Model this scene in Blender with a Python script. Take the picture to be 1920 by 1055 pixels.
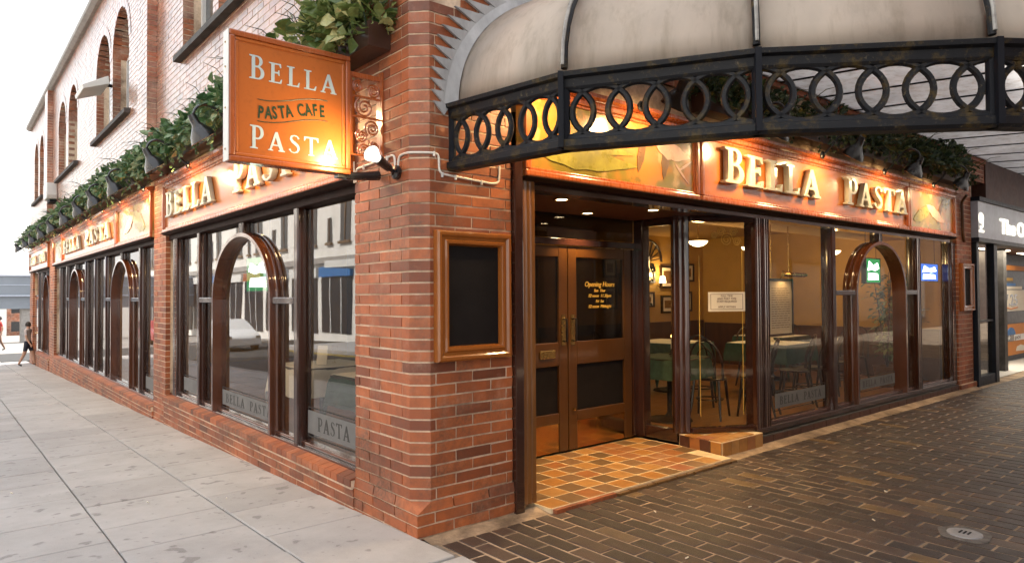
import bpy, bmesh, math, random
from mathutils import Matrix, Vector
random.seed(7)
sc = bpy.context.scene
for o in list(bpy.data.objects): bpy.data.objects.remove(o)
COL = sc.collection
rad = math.radians

# ------------------------------------------------------------------ camera
YAW, PITCH, ROLL = rad(40.0), rad(1.12), rad(0.35)
CAM = Vector((-2.365, -3.775, 1.56))
fwd = Vector((math.sin(YAW)*math.cos(PITCH), math.cos(YAW)*math.cos(PITCH), math.sin(PITCH)))
rt = Vector((math.cos(YAW), -math.sin(YAW), 0)); up = rt.cross(fwd)
rt2 = rt*math.cos(ROLL) - up*math.sin(ROLL); up2 = up*math.cos(ROLL) + rt*math.sin(ROLL)
cd = bpy.data.cameras.new('camera'); cam = bpy.data.objects.new('camera', cd); COL.objects.link(cam)
cam.matrix_world = Matrix(((rt2.x, up2.x, -fwd.x, CAM.x), (rt2.y, up2.y, -fwd.y, CAM.y), (rt2.z, up2.z, -fwd.z, CAM.z), (0, 0, 0, 1)))
cd.sensor_width = 36; cd.lens = 1276/1920*36; cd.clip_start = .05; cd.clip_end = 1500
sc.camera = cam

# ------------------------------------------------------------------ sky, sun, exposure
SUN_EL, SUN_AZ = rad(42), rad(66)          # azimuth measured from +Y towards +X
w = bpy.data.worlds.new('World'); sc.world = w; w.use_nodes = True
nt = w.node_tree; nt.nodes.clear()
sky = nt.nodes.new('ShaderNodeTexSky'); sky.sky_type = 'NISHITA'; sky.sun_disc = False
sky.sun_elevation = SUN_EL; sky.sun_rotation = SUN_AZ; sky.dust_density = 4; sky.air_density = 1.5
b1 = nt.nodes.new('ShaderNodeBackground'); b1.inputs[1].default_value = .05
b2 = nt.nodes.new('ShaderNodeBackground'); b2.inputs[0].default_value = (1, .985, .975, 1); b2.inputs[1].default_value = .70   # overcast cloud layer
ad = nt.nodes.new('ShaderNodeAddShader'); wo = nt.nodes.new('ShaderNodeOutputWorld')
nt.links.new(sky.outputs[0], b1.inputs[0]); nt.links.new(b1.outputs[0], ad.inputs[0]); nt.links.new(b2.outputs[0], ad.inputs[1]); nt.links.new(ad.outputs[0], wo.inputs[0])
sl = bpy.data.lights.new('sun', 'SUN'); sl.energy = 4.8; sl.angle = rad(4); sl.color = (1, .95, .88)
so = bpy.data.objects.new('sun', sl); COL.objects.link(so)
sdir = Vector((math.sin(SUN_AZ)*math.cos(SUN_EL), math.cos(SUN_AZ)*math.cos(SUN_EL), math.sin(SUN_EL)))
so.rotation_euler = sdir.to_track_quat('Z', 'Y').to_euler(); so.location = (-10, 5, 30)
sc.view_settings.view_transform = 'Standard'; sc.view_settings.look = 'None'
sc.view_settings.exposure = 1.18; sc.view_settings.gamma = 1.0; sc.view_settings.use_curve_mapping = False
sc.render.engine = 'CYCLES'
cy = sc.cycles; cy.use_denoising = True
try: cy.denoiser = 'OPENIMAGEDENOISE'
except Exception: pass
cy.max_bounces = 8; cy.transparent_max_bounces = 16; cy.glossy_bounces = 4; cy.diffuse_bounces = 3
cy.sample_clamp_indirect = 4; cy.caustics_reflective = False; cy.caustics_refractive = False

# ------------------------------------------------------------------ materials
class NG:
    def __init__(s, name):
        s.m = bpy.data.materials.new(name); s.m.use_nodes = True; s.t = s.m.node_tree; s.t.nodes.clear()
        s.out = s.n('OutputMaterial')
    def n(s, kind, **kw):
        x = s.t.nodes.new('ShaderNode'+kind)
        for k, v in kw.items(): setattr(x, k, v)
        return x
    def l(s, a, b): s.t.links.new(a, b)
    def val(s, sock, v):
        if hasattr(v, 'is_output') or hasattr(v, 'links'): s.l(v, sock)
        else: sock.default_value = v
    def math(s, op, a, b=0.0):
        x = s.n('Math', operation=op); s.val(x.inputs[0], a); s.val(x.inputs[1], b); return x.outputs[0]
    def noise(s, scale, detail=4, rough=.6, vec=None, coord='Object', stretch=None):
        x = s.n('TexNoise'); x.inputs['Scale'].default_value = scale; x.inputs['Detail'].default_value = detail; x.inputs['Roughness'].default_value = rough
        v = s.pos(stretch) if vec is None else vec
        s.l(v, x.inputs['Vector']); return x.outputs[0]
    def pos(s, stretch=None):
        g = s.n('NewGeometry').outputs['Position']
        if stretch:
            mp = s.n('Mapping'); mp.inputs['Scale'].default_value = stretch; s.l(g, mp.inputs[0]); return mp.outputs[0]
        return g
    def ramp(s, fac, stops):
        r = s.n('ValToRGB'); s.l(fac, r.inputs[0]); e = r.color_ramp.elements
        while len(e) < len(stops): e.new(.5)
        for i, (p, c) in enumerate(stops):
            e[i].position = p; e[i].color = (c[0], c[1], c[2], 1) if not isinstance(c, (int, float)) else (c, c, c, 1)
        return r.outputs[0]
    def mix(s, fac, a, b, mode='MIX'):
        x = s.n('Mix', data_type='RGBA', blend_type=mode); s.val(x.inputs[0], fac)
        for i, v in ((6, a), (7, b)):
            if hasattr(v, 'is_output'): s.l(v, x.inputs[i])
            else: x.inputs[i].default_value = (v[0], v[1], v[2], 1)
        return x.outputs[2]
    def bsdf(s, color, rough=.6, metal=0, coat=0, bump=None, bstr=.2, bdist=.01, spec=.5, coat_rough=.05):
        p = s.n('BsdfPrincipled')
        if hasattr(color, 'is_output'): s.l(color, p.inputs['Base Color'])
        else: p.inputs['Base Color'].default_value = (*color, 1)
        s.val(p.inputs['Roughness'], rough); p.inputs['Metallic'].default_value = metal
        p.inputs['Coat Weight'].default_value = coat; p.inputs['Coat Roughness'].default_value = coat_rough; p.inputs['Specular IOR Level'].default_value = spec
        if bump is not None:
            b = s.n('Bump'); b.inputs['Strength'].default_value = bstr; b.inputs['Distance'].default_value = bdist
            s.l(bump, b.inputs['Height']); s.l(b.outputs[0], p.inputs['Normal'])
        s.l(p.outputs[0], s.out.inputs[0]); s.p = p; return p
    def rnd(s):
        a = s.n('Attribute', attribute_name='rnd').outputs['Fac']; o = s.n('ObjectInfo').outputs['Random']
        return s.math('FRACT', s.math('ADD', a, o))

def m_plain(name, c, rough=.6, metal=0, coat=0, var=.25, scale=6, bstr=.15, spec=.5, stretch=None):
    g = NG(name); n = g.noise(scale, 5, .65, stretch=stretch)
    col = g.mix(g.ramp(n, [(.3, 0), (.7, 1)]), [x*(1-var) for x in c], [min(1, x*(1+var)) for x in c])
    rr = g.math('ADD', g.math('MULTIPLY', g.noise(scale*2.3), .25), rough-.125)
    g.bsdf(col, rr, metal, coat, bump=g.noise(scale*9, 3), bstr=bstr, bdist=.004, spec=spec); return g.m

def m_emit(name, c, s):
    g = NG(name); e = g.n('Emission'); e.inputs[0].default_value = (*c, 1); e.inputs[1].default_value = s; g.l(e.outputs[0], g.out.inputs[0]); return g.m

def m_brick(name, bloom_glare=.5, gloss=.27, coat=0):
    g = NG(name); r = g.rnd()
    base = g.ramp(r, [(0, (.12, .032, .013)), (.10, (.26, .062, .020)), (.35, (.40, .105, .030)), (.65, (.50, .140, .040)), (.88, (.43, .112, .030)), (1, (.22, .052, .018))])
    n = g.noise(14, 6, .7); base = g.mix(g.ramp(n, [(.35, .0), (.7, .55)]), base, (.26, .068, .024))
    ef = g.noise(3.1, 6, .72); ef2 = g.noise(26, 4, .7, stretch=(1, 1, .25))
    e = g.math('MULTIPLY', g.ramp(ef, [(.52-.10*(bloom_glare > .9), 0), (.70-.1*(bloom_glare > .9), bloom_glare)]), g.ramp(ef2, [(.4, .2+.3*(bloom_glare > .9)), (.65, 1)]))
    base = g.mix(e, base, (.56, .35, .25))                                    # lime bloom; spread wider on the upper wall to paint in sky glare
    so_ = g.math('MULTIPLY', g.ramp(g.noise(1.7, 5, .7), [(.42, 0), (.62, .85)]), g.ramp(g.noise(40, 3, .7), [(.4, .4), (.6, 1)]))
    so_ = g.math('MAXIMUM', so_, g.math('MULTIPLY', g.ramp(g.noise(5.5, 5, .7, stretch=(1, 1, .12)), [(.56, 0), (.70, .55)]), g.ramp(g.noise(70, 4, .7), [(.35, .3), (.6, 1)])))
    base = g.mix(so_, base, (.11, .050, .028))                               # soot patches
    g.bsdf(base, g.math('ADD', g.math('MULTIPLY', n, .25), gloss), bump=g.noise(90, 5, .7), bstr=.3, bdist=.005, spec=.6, coat=coat, coat_rough=.2); return g.m

def m_paint(name, c, rough=.22, coat=.5, var=.15, streak=True, spec=.5):
    g = NG(name); n = g.noise(2.2, 5, .6); f = g.noise(30, 4, .6, stretch=(1, 1, .08) if streak else None)
    col = g.mix(g.ramp(n, [(.3, 0), (.7, 1)]), [x*(1-var) for x in c], [x*(1+var) for x in c])
    col = g.mix(g.ramp(f, [(.55, 0), (.8, .35)]), col, [x*.45 for x in c])
    g.bsdf(col, g.math('ADD', g.math('MULTIPLY', f, .15), rough-.05), coat=coat, bump=g.noise(45, 3, .5, stretch=(1, 1, .15)), bstr=.12 if streak else .04, bdist=.003, spec=spec); return g.m

def m_glass(name, tint=(.96, .95, .92), ior=1.45, extra=0.0, dirt=.012):
    g = NG(name); tr = g.n('BsdfTransparent'); tr.inputs[0].default_value = (*tint, 1)
    gl = g.n('BsdfGlossy'); gl.inputs['Roughness'].default_value = .012; gl.inputs[0].default_value = (1, 1, 1, 1)
    wv = g.noise(.9, 2, .5); b = g.n('Bump'); b.inputs['Strength'].default_value = .05; b.inputs['Distance'].default_value = .03; g.l(wv, b.inputs['Height']); g.l(b.outputs[0], gl.inputs['Normal'])
    fr = g.n('Fresnel'); fr.inputs[0].default_value = ior
    mx = g.n('MixShader'); bf = g.n('NewGeometry').outputs['Backfacing']; g.l(g.math('MULTIPLY', g.math('ADD', fr.outputs[0], extra), g.math('SUBTRACT', 1.0, bf)), mx.inputs[0]); g.l(tr.outputs[0], mx.inputs[1]); g.l(gl.outputs[0], mx.inputs[2])
    df = g.n('BsdfDiffuse'); df.inputs[0].default_value = (.5, .48, .45, 1)
    m2 = g.n('MixShader'); g.l(g.math('MULTIPLY', g.ramp(g.noise(2.3, 6, .7), [(.35, .2), (.75, 1)]), dirt), m2.inputs[0]); g.l(mx.outputs[0], m2.inputs[1]); g.l(df.outputs[0], m2.inputs[2])
    g.l(m2.outputs[0], g.out.inputs[0]); return g.m

def m_milky(name, c=(.62, .58, .54), trans=.35, rough=.45):
    g = NG(name); n = g.noise(1.3, 6, .65, stretch=(1, 1, .5)); st = g.noise(9, 5, .7, stretch=(1, 1, .12))
    col = g.mix(g.ramp(n, [(.3, 0), (.7, 1)]), [x*.72 for x in c], c)
    col = g.mix(g.ramp(st, [(.48, 0), (.75, .6)]), col, (.36, .29, .21)); col = g.mix(g.ramp(g.noise(2.6, 7, .75), [(.58, 0), (.76, .45)]), col, (.36, .30, .24))
    d = g.n('BsdfDiffuse'); g.l(col, d.inputs[0]); t = g.n('BsdfTranslucent'); g.l(col, t.inputs[0])
    mx = g.n('MixShader'); mx.inputs[0].default_value = trans; g.l(d.outputs[0], mx.inputs[1]); g.l(t.outputs[0], mx.inputs[2])
    gl = g.n('BsdfGlossy'); gl.inputs['Roughness'].default_value = rough; fr = g.n('Fresnel'); fr.inputs[0].default_value = 1.45
    m2 = g.n('MixShader'); g.l(g.math('MULTIPLY', fr.outputs[0], .3), m2.inputs[0]); g.l(mx.outputs[0], m2.inputs[1]); g.l(gl.outputs[0], m2.inputs[2]); g.l(m2.outputs[0], g.out.inputs[0]); return g.m

def m_leaf(name, a, b, c):
    g = NG(name); r = g.rnd(); col = g.ramp(r, [(0, a), (.5, b), (.8, [.5*(x+y) for x, y in zip(b, c)]), (1, c)])
    col = g.mix(g.ramp(g.noise(22, 3), [(.5, 0), (.7, .5)]), col, [x*.5 for x in a])
    p = g.bsdf(col, .38, spec=.5); d = g.n('BsdfTranslucent'); g.l(col, d.inputs[0]); mx = g.n('MixShader'); mx.inputs[0].default_value = .22
    g.l(p.outputs[0], mx.inputs[1]); g.l(d.outputs[0], mx.inputs[2]); g.l(mx.outputs[0], g.out.inputs[0]); return g.m

def m_slab(name):
    g = NG(name); r = g.rnd(); base = g.ramp(r, [(0, (.31, .303, .30)), (.4, (.39, .38, .375)), (.8, (.44, .428, .42)), (1, (.35, .34, .336))])
    base = g.mix(g.ramp(g.noise(2.4, 6, .7), [(.35, 0), (.75, .55)]), base, (.225, .213, .205))
    base = g.mix(g.ramp(g.noise(.9, 5, .7), [(.5, 0), (.7, .45)]), base, (.20, .185, .175))
    sp = g.noise(7, 2, .4); base = g.mix(g.ramp(sp, [(.66, 0), (.70, .6)]), base, (.09, .083, .08)); sp2 = g.noise(19, 2, .4); base = g.mix(g.ramp(sp2, [(.70, 0), (.73, .5)]), base, (.085, .08, .076))          # gum and oil spots
    base = g.mix(g.ramp(g.noise(160, 3, .8), [(.35, .0), (.75, .5)]), base, (.5, .47, .44))
    g.bsdf(base, .72, bump=g.noise(120, 5, .75), bstr=.3, bdist=.004); return g.m

def m_paver(name):
    g = NG(name); r = g.rnd(); base = g.ramp(r, [(0, (.030, .021, .019)), (.5, (.050, .033, .027)), (.8, (.075, .045, .033)), (.93, (.095, .06, .045)), (.97, (.19, .115, .045)), (1, (.17, .10, .04))])
    base = g.mix(g.ramp(g.noise(7, 6, .75), [(.4, 0), (.7, .6)]), base, (.038, .031, .03))
    base = g.mix(g.ramp(g.noise(190, 3, .8), [(.55, .0), (.75, .7)]), base, (.17, .13, .10))
    g.bsdf(base, g.math('ADD', g.math('MULTIPLY', g.noise(5), .35), .30), bump=g.noise(150, 4, .8), bstr=.5, bdist=.005); return g.m

def m_tile(name, stops):
    g = NG(name); r = g.rnd(); rp = g.n('ValToRGB'); g.l(r, rp.inputs[0]); rp.color_ramp.interpolation = 'CONSTANT'
    e = rp.color_ramp.elements
    while len(e) < len(stops): e.new(.5)
    for i, (p, c) in enumerate(stops): e[i].position = p; e[i].color = (*c, 1)
    col = g.mix(g.ramp(g.noise(11, 6, .7), [(.35, 0), (.75, .5)]), rp.outputs[0], (.15, .085, .045))
    g.bsdf(col, g.math('ADD', g.math('MULTIPLY', g.noise(8), .3), .25), bump=g.noise(60, 4), bstr=.15, bdist=.003); return g.m

M = {}
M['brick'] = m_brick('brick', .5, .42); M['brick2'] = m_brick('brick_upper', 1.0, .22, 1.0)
g = NG('mortar'); col = g.mix(g.ramp(g.noise(1.6, 6, .7), [(.46, 0), (.66, 1)]), (.72, .56, .41), (.20, .13, .085)); col = g.mix(g.ramp(g.noise(30, 5, .7), [(.45, 0), (.75, .5)]), col, (.40, .29, .20)); g.bsdf(col, .95, bump=g.noise(90, 5, .8), bstr=.6, bdist=.005); M['mortar'] = g.m
M['darkbrick'] = m_plain('dark_painted_brick', (.075, .028, .018), .5, var=.35, scale=5)
M['fascia'] = m_paint('terracotta_gloss', (.50, .150, .026), .2, .6, streak=False)
M['fframe'] = m_paint('fascia_frame_paint', (.38, .095, .024), .25, .5)
M['sign'] = m_paint('sign_face', (.46, .125, .022), .3, .3, var=.06, streak=False)
M['post'] = m_paint('maroon_gloss_timber', (.036, .012, .007), .16, .9, streak=False)
M['arch'] = m_paint('brown_gloss_timber', (.085, .025, .009), .18, .9, streak=False)
M['door'] = m_paint('ochre_timber', (.075, .028, .0045), .3, .4)
M['jamb'] = m_paint('ochre_jamb', (.17, .065, .014), .28, .5)
M['glass'] = m_glass('window_glass', (.88, .84, .78), ior=1.7, extra=.06)
M['glassr'] = m_glass('shop_glass', (.97, .94, .88), ior=1.5, dirt=.004)
M['glassd'] = m_glass('dark_glass', (.28, .25, .2), ior=1.45)
M['slab'] = m_slab('concrete_slab'); M['paver'] = m_paver('clay_paver')
g = NG('sand_joint'); col = g.mix(g.ramp(g.noise(2.2, 6, .7), [(.42, 0), (.66, 1)]), (.50, .37, .25), (.12, .085, .06)); col = g.mix(g.ramp(g.noise(40, 5, .7), [(.4, 0), (.7, .5)]), col, (.22, .16, .10)); g.bsdf(col, .95, bump=g.noise(120, 4, .8), bstr=.5, bdist=.004); M['joint'] = g.m
M['slabjoint'] = m_plain('slab_joint', (.17, .15, .13), .95, var=.4, scale=14)
M['tile'] = m_tile('amber_quarry_tile', [(0, (.44, .195, .045)), (.35, (.38, .145, .045)), (.62, (.48, .24, .07)), (.86, (.38, .14, .065))]); M['tileb'] = m_tile('brown_quarry_tile', [(0, (.20, .115, .05)), (.4, (.24, .135, .065)), (.7, (.17, .10, .045)), (.92, (.36, .15, .06))]); M['grout'] = m_plain('grout', (.74, .60, .38), .9)
M['asphalt'] = m_plain('asphalt', (.034, .033, .032), .85, var=.3, scale=3, bstr=.4)
M['roadline'] = m_plain('yellow_line_paint', (.55, .38, .04), .7)
M['ground'] = m_plain('far_ground', (.26, .24, .22), .9, var=.2, scale=.6)
M['kerb'] = m_plain('kerb_stone', (.34, .32, .30), .8)
M['iron'] = m_paint('black_iron', (.005, .006, .010), .6, .0, spec=.22)
M['rustiron'] = None
g = NG('weathered_iron'); n = g.noise(9, 6, .75); col = g.mix(g.ramp(n, [(.52, 0), (.64, 1)]), (.006, .007, .010), (.06, .040, .012)); col = g.mix(g.ramp(g.noise(30, 5, .7), [(.6, 0), (.72, .7)]), col, (.14, .115, .07))
g.bsdf(col, .55, bump=g.noise(60, 4, .7), bstr=.4, bdist=.004, spec=.3); M['rustiron'] = g.m
M['lead'] = m_plain('lead_flashing', (.33, .33, .335), .5, var=.35, scale=5, bstr=.4, stretch=(1, 1, .4))
M['milky'] = m_milky('canopy_sheet', (.76, .66, .56)); M['roofglass'] = m_milky('arcade_roof_glass', (.92, .915, .91), .9, .4)
M['black'] = m_plain('black_enamel', (.011, .011, .013), .3, coat=.4)
M['board'] = m_plain('menu_board_felt', (.010, .008, .008), .7, var=.2, spec=.15)
M['white'] = m_plain('white_plastic', (.72, .71, .68), .4, var=.06)
M['cableW'] = m_plain('white_cable', (.75, .70, .62), .4, var=.05)
M['letter'] = m_plain('pale_letter_face', (.52, .51, .41), .35, var=.08, coat=.3)
M['letterblue'] = m_plain('pale_blue_lettering', (.50, .60, .62), .4, var=.05)
M['gold'] = m_plain('gilt_edge', (.5, .30, .07), .35, metal=.4, var=.1)
M['green'] = m_plain('dark_green_lettering', (.02, .05, .022), .4, var=.1)
M['stone'] = m_plain('dark_sill_stone', (.075, .07, .066), .8, var=.4)
M['coping'] = m_plain('coping_stone', (.34, .32, .30), .85, var=.2)
M['upglass'] = m_plain('upper_window_pane', (.03, .032, .036), .12, coat=.5, var=.2)
M['leaf'] = m_leaf('ivy_leaf', (.028, .08, .03), (.10, .20, .07), (.42, .50, .30))
M['leaf2'] = m_leaf('variegated_leaf', (.04, .085, .022), (.16, .22, .06), (.58, .54, .24))
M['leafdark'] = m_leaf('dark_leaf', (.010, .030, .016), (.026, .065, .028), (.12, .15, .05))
M['trough'] = m_paint('brown_trough_paint', (.05, .018, .009), .4, .2)
M['kick'] = m_plain('bronze_kick_plate', (.42, .24, .09), .14, metal=1, var=.05, bstr=.02); M['panelwood'] = m_plain('stained_panelling', (.075, .032, .012), .35, coat=.3, var=.3, stretch=(1, 1, .1)); M['chrome'] = m_plain('brass', (.55, .36, .12), .25, metal=1, var=.1)
M['woodfloor'] = m_plain('dining_floor_boards', (.27, .125, .035), .35, coat=.2, var=.3, scale=3, stretch=(1, 8, 1))
M['ochre'] = m_plain('ochre_wall_paint', (.46, .275, .065), .8, var=.12, scale=1.5)
M['ceil'] = m_plain('ceiling_paint', (.36, .21, .06), .85, var=.08)
M['soffit'] = m_plain('soffit_boards', (.10, .035, .014), .5, var=.2)
M['darkwood'] = m_plain('dark_wood', (.020, .010, .006), .35, coat=.3, var=.3)
M['clothg'] = m_plain('green_table_cloth', (.028, .066, .052), .85, var=.35, scale=14)
M['clothw'] = m_plain('white_table_cloth', (.78, .78, .72), .85, var=.06)
M['paper'] = m_plain('paper', (.78, .72, .60), .7, var=.04)
M['ink'] = m_plain('brown_ink', (.13, .05, .02), .7, var=.05)
M['etch'] = m_plain('etched_glass_band', (.15, .15, .147), .75, var=.12)
M['etchdark'] = m_plain('etched_lettering', (.03, .028, .025), .6, var=.1)
M['gilttext'] = m_plain('gilt_lettering', (.62, .40, .08), .5, var=.05)
M['bulb'] = m_emit('lamp_bulb_glow', (1, .74, .42), 30)
M['pend'] = m_emit('opal_bowl_glow', (1, .80, .50), 5)
M['flame'] = m_emit('candle_flame', (1, .55, .15), 14)
M['down'] = m_emit('downlight_glow', (1, .76, .42), 18)
M['neonw'] = m_emit('lit_sign_white', (.75, 1, .9), 5); M['neong'] = m_emit('lit_sign_green', (.02, .25, .08), .8); M['neonb'] = m_emit('lit_sign_blue', (.03, .12, .55), 1.2); M['neonw2'] = m_emit('lit_sign_pale_blue', (.6, .82, 1), 4)
M['cream'] = m_plain('cream_glazed_tile', (.82, .79, .74), .4, var=.1, scale=1.2)
M['shopdark'] = m_plain('dark_shop_front', (.03, .03, .034), .3, var=.3)
M['greyblue'] = m_plain('painted_bridge_steel', (.22, .25, .29), .6, var=.12, scale=.5)
M['navy'] = m_plain('navy_aluminium', (.008, .013, .024), .4, spec=.25, var=.2)
M['navysign'] = m_plain('slate_fascia', (.42, .47, .56), .35, coat=.3, var=.12)
M['palefloor'] = m_plain('pale_entrance_floor', (.52, .50, .46), .6, var=.08)
M['orange'] = m_plain('orange_poster', (.62, .22, .03), .6, var=.04)
M['blue'] = m_plain('blue_print', (.04, .16, .40), .6, var=.1)
M['rib'] = m_plain('pale_grey_rib', (.30, .29, .27), .5, var=.45, scale=14)
M['head'] = m_plain('matt_dark_header', (.022, .008, .005), .6, spec=.15, var=.3)

# ------------------------------------------------------------------ helpers
class MB:
    """collects faces; map turns local (u, z, d) into world"""
    def __init__(s, mp=None): s.v = []; s.f = []; s.r = []; s.mp = mp
    def add(s, vs, fs, r=0.0):
        b = len(s.v); s.v += [s.mp(*v) if s.mp else tuple(v) for v in vs]
        for f in fs: s.f.append([b+i for i in f]); s.r.append(r)
        return s
    def box(s, a, b, r=0.0):
        x0, y0, z0 = a; x1, y1, z1 = b
        return s.add([(x0, y0, z0), (x1, y0, z0), (x1, y1, z0), (x0, y1, z0), (x0, y0, z1), (x1, y0, z1), (x1, y1, z1), (x0, y1, z1)],
                     [(0, 3, 2, 1), (4, 5, 6, 7), (0, 1, 5, 4), (1, 2, 6, 5), (2, 3, 7, 6), (3, 0, 4, 7)], r)
    def prism(s, poly, a, b, axis=2, r=0.0):
        n = len(poly)
        def P(p, t): q = list(p); q.insert(axis, t); return tuple(q)
        return s.add([P(p, a) for p in poly]+[P(p, b) for p in poly], [list(range(n))[::-1], list(range(n, 2*n))]+[(i, (i+1) % n, n+(i+1) % n, n+i) for i in range(n)], r)
    def tube(s, pts, rad_, n=8, closed=False, caps=True, r=0.0):
        pts = [Vector(p) for p in pts]; m = len(pts); rr = rad_ if isinstance(rad_, (list, tuple)) else [rad_]*m
        vs = []; ref = None
        for i, p in enumerate(pts):
            t = (pts[(i+1) % m]-pts[i-1]) if closed else (pts[min(i+1, m-1)]-pts[max(i-1, 0)])
            t.normalize()
            if ref is None: ref = Vector((0, 0, 1)) if abs(t.z) < .9 else Vector((1, 0, 0))
            a = t.cross(ref); 
            if a.length < 1e-4: a = t.cross(Vector((.3, .9, .2)))
            a.normalize(); b = a.cross(t); ref = b
            for k in range(n):
                q = 2*math.pi*k/n; vs.append(p+(a*math.cos(q)+b*math.sin(q))*rr[i])
        fs = []
        for i in range(m if closed else m-1):
            j = (i+1) % m
            for k in range(n): fs.append((i*n+k, i*n+(k+1) % n, j*n+(k+1) % n, j*n+k))
        if caps and not closed: fs += [list(range(n))[::-1], [(m-1)*n+k for k in range(n)]]
        return s.add([tuple(v) for v in vs], fs, r)
    def lathe(s, prof, n=20, M4=None, r=0.0):
        vs = []
        for (rr, z) in prof:
            for k in range(n):
                q = 2*math.pi*k/n; v = Vector((rr*math.cos(q), rr*math.sin(q), z)); vs.append(tuple(M4 @ v) if M4 else tuple(v))
        fs = [(i*n+k, i*n+(k+1) % n, (i+1)*n+(k+1) % n, (i+1)*n+k) for i in range(len(prof)-1) for k in range(n)]
        return s.add(vs, fs, r)
    def mesh(s, name, smooth=False, fix=True):
        me = bpy.data.meshes.new(name); me.from_pydata(s.v, [], s.f)
        if any(s.r):
            at = me.attributes.new('rnd', 'FLOAT', 'FACE'); at.data.foreach_set('value', s.r)
        if fix and len(s.f) < 60000:
            bm = bmesh.new(); bm.from_mesh(me); bmesh.ops.recalc_face_normals(bm, faces=bm.faces); bm.to_mesh(me); bm.free()
        if smooth:
            me.polygons.foreach_set('use_smooth', [True]*len(me.polygons))
            if hasattr(me, 'set_sharp_from_angle'): me.set_sharp_from_angle(angle=rad(42))
        me.update(); return me

def link(name, me, mat, parent=None, M4=None):
    o = bpy.data.objects.new(name, me); COL.objects.link(o)
    if mat is not None and me is not None and len(me.materials) == 0: me.materials.append(M[mat] if isinstance(mat, str) else mat)
    if parent is not None:
        o.parent = parent; o.matrix_parent_inverse = PW[parent.name].inverted() if parent.name in PW else Matrix()
    if M4 is not None: o.matrix_basis = M4
    return o
PW = {}       # world matrix of every parent, for parts modelled in world coordinates
def obj(name, mb, mat, parent=None, smooth=False, bevel=0, fix=True):
    o = link(name, mb.mesh(name, smooth, fix), mat, parent)
    PW[o.name] = Matrix()
    if bevel:
        md = o.modifiers.new('bevel', 'BEVEL'); md.width = bevel; md.segments = 2; md.limit_method = 'ANGLE'
    return o
def tag(o, label, cat, group=None):
    o['label'] = label; o['category'] = cat
    if group: o['group'] = group
    return o
def thing(name, label, cat, loc=(0, 0, 0), rz=0, group=None):
    o = bpy.data.objects.new(name, None); COL.objects.link(o); o.location = loc; o.rotation_euler = (0, 0, rz); o.empty_display_size = .1
    PW[o.name] = Matrix.Translation(loc) @ Matrix.Rotation(rz, 4, 'Z'); return tag(o, label, cat, group)
def copy_tree(o, parent=None, M4=None, label=None):
    c = o.copy(); COL.objects.link(c)
    if parent is not None: c.parent = parent
    if M4 is not None: c.matrix_world = M4
    if label: c['label'] = label
    for ch in o.children: copy_tree(ch, c)
    return c
def struct(o): o['kind'] = 'structure'; return o
def stuff(o): o['kind'] = 'stuff'; return o
mL = lambda u, z, d: (d, u, z)       # left wall: u along +Y, d into the building
mR = lambda u, z, d: (u, d, z)       # right wall: u along +X
def ML(y, z, x): return Matrix(((0, 0, -1, x), (-1, 0, 0, y), (0, 1, 0, z), (0, 0, 0, 1)))   # lettering on the left wall
def MR(x, z, y): return Matrix(((1, 0, 0, x), (0, 0, -1, y), (0, 1, 0, z), (0, 0, 0, 1)))    # lettering facing -Y
def S(*a): return Matrix.Diagonal((*a, 1))
ORD = ['first', 'second', 'third', 'fourth', 'fifth', 'sixth', 'seventh', 'eighth', 'ninth', 'tenth', 'eleventh', 'twelfth', 'thirteenth', 'fourteenth']
_dg = lambda: bpy.context.evaluated_depsgraph_get()
def to_mesh(o, name):
    COL.objects.link(o); _dg().update(); me = bpy.data.meshes.new_from_object(o.evaluated_get(_dg())); me.name = name
    me.materials.clear(); d = o.data; bpy.data.objects.remove(o)
    return me
def text_mesh(s, ext=.004, align='LEFT', shear=0, sp=1.0, off=0.0):
    c = bpy.data.curves.new('t', 'FONT'); c.body = s; c.size = 1; c.extrude = ext; c.align_x = align; c.shear = shear; c.offset = off; c.space_character = sp; c.resolution_u = 3
    return to_mesh(bpy.data.objects.new('t', c), 'lettering')
def arc(cx, cy, rx, ry, a0, a1, n=9): return [(cx+rx*math.cos(rad(a0+(a1-a0)*i/n)), cy+ry*math.sin(rad(a0+(a1-a0)*i/n))) for i in range(n+1)]
def s_outline():
    P = [(.53, .80), (.44, .93), (.30, .965), (.15, .90), (.115, .76), (.20, .63), (.33, .54), (.47, .43), (.52, .27), (.45, .10), (.29, .035), (.13, .075), (.04, .215)]
    Wd = [.10, .055, .05, .09, .125, .15, .16, .15, .125, .09, .05, .055, .10]
    Lp, Rp = [], []
    for i, p in enumerate(P):
        a = Vector(P[max(i-1, 0)]); b = Vector(P[min(i+1, len(P)-1)]); t = (b-a).normalized(); nn = Vector((-t.y, t.x))*Wd[i]/2
        Lp.append((p[0]+nn.x, p[1]+nn.y)); Rp.append((p[0]-nn.x, p[1]-nn.y))
    return [Lp+Rp[::-1]]
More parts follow.
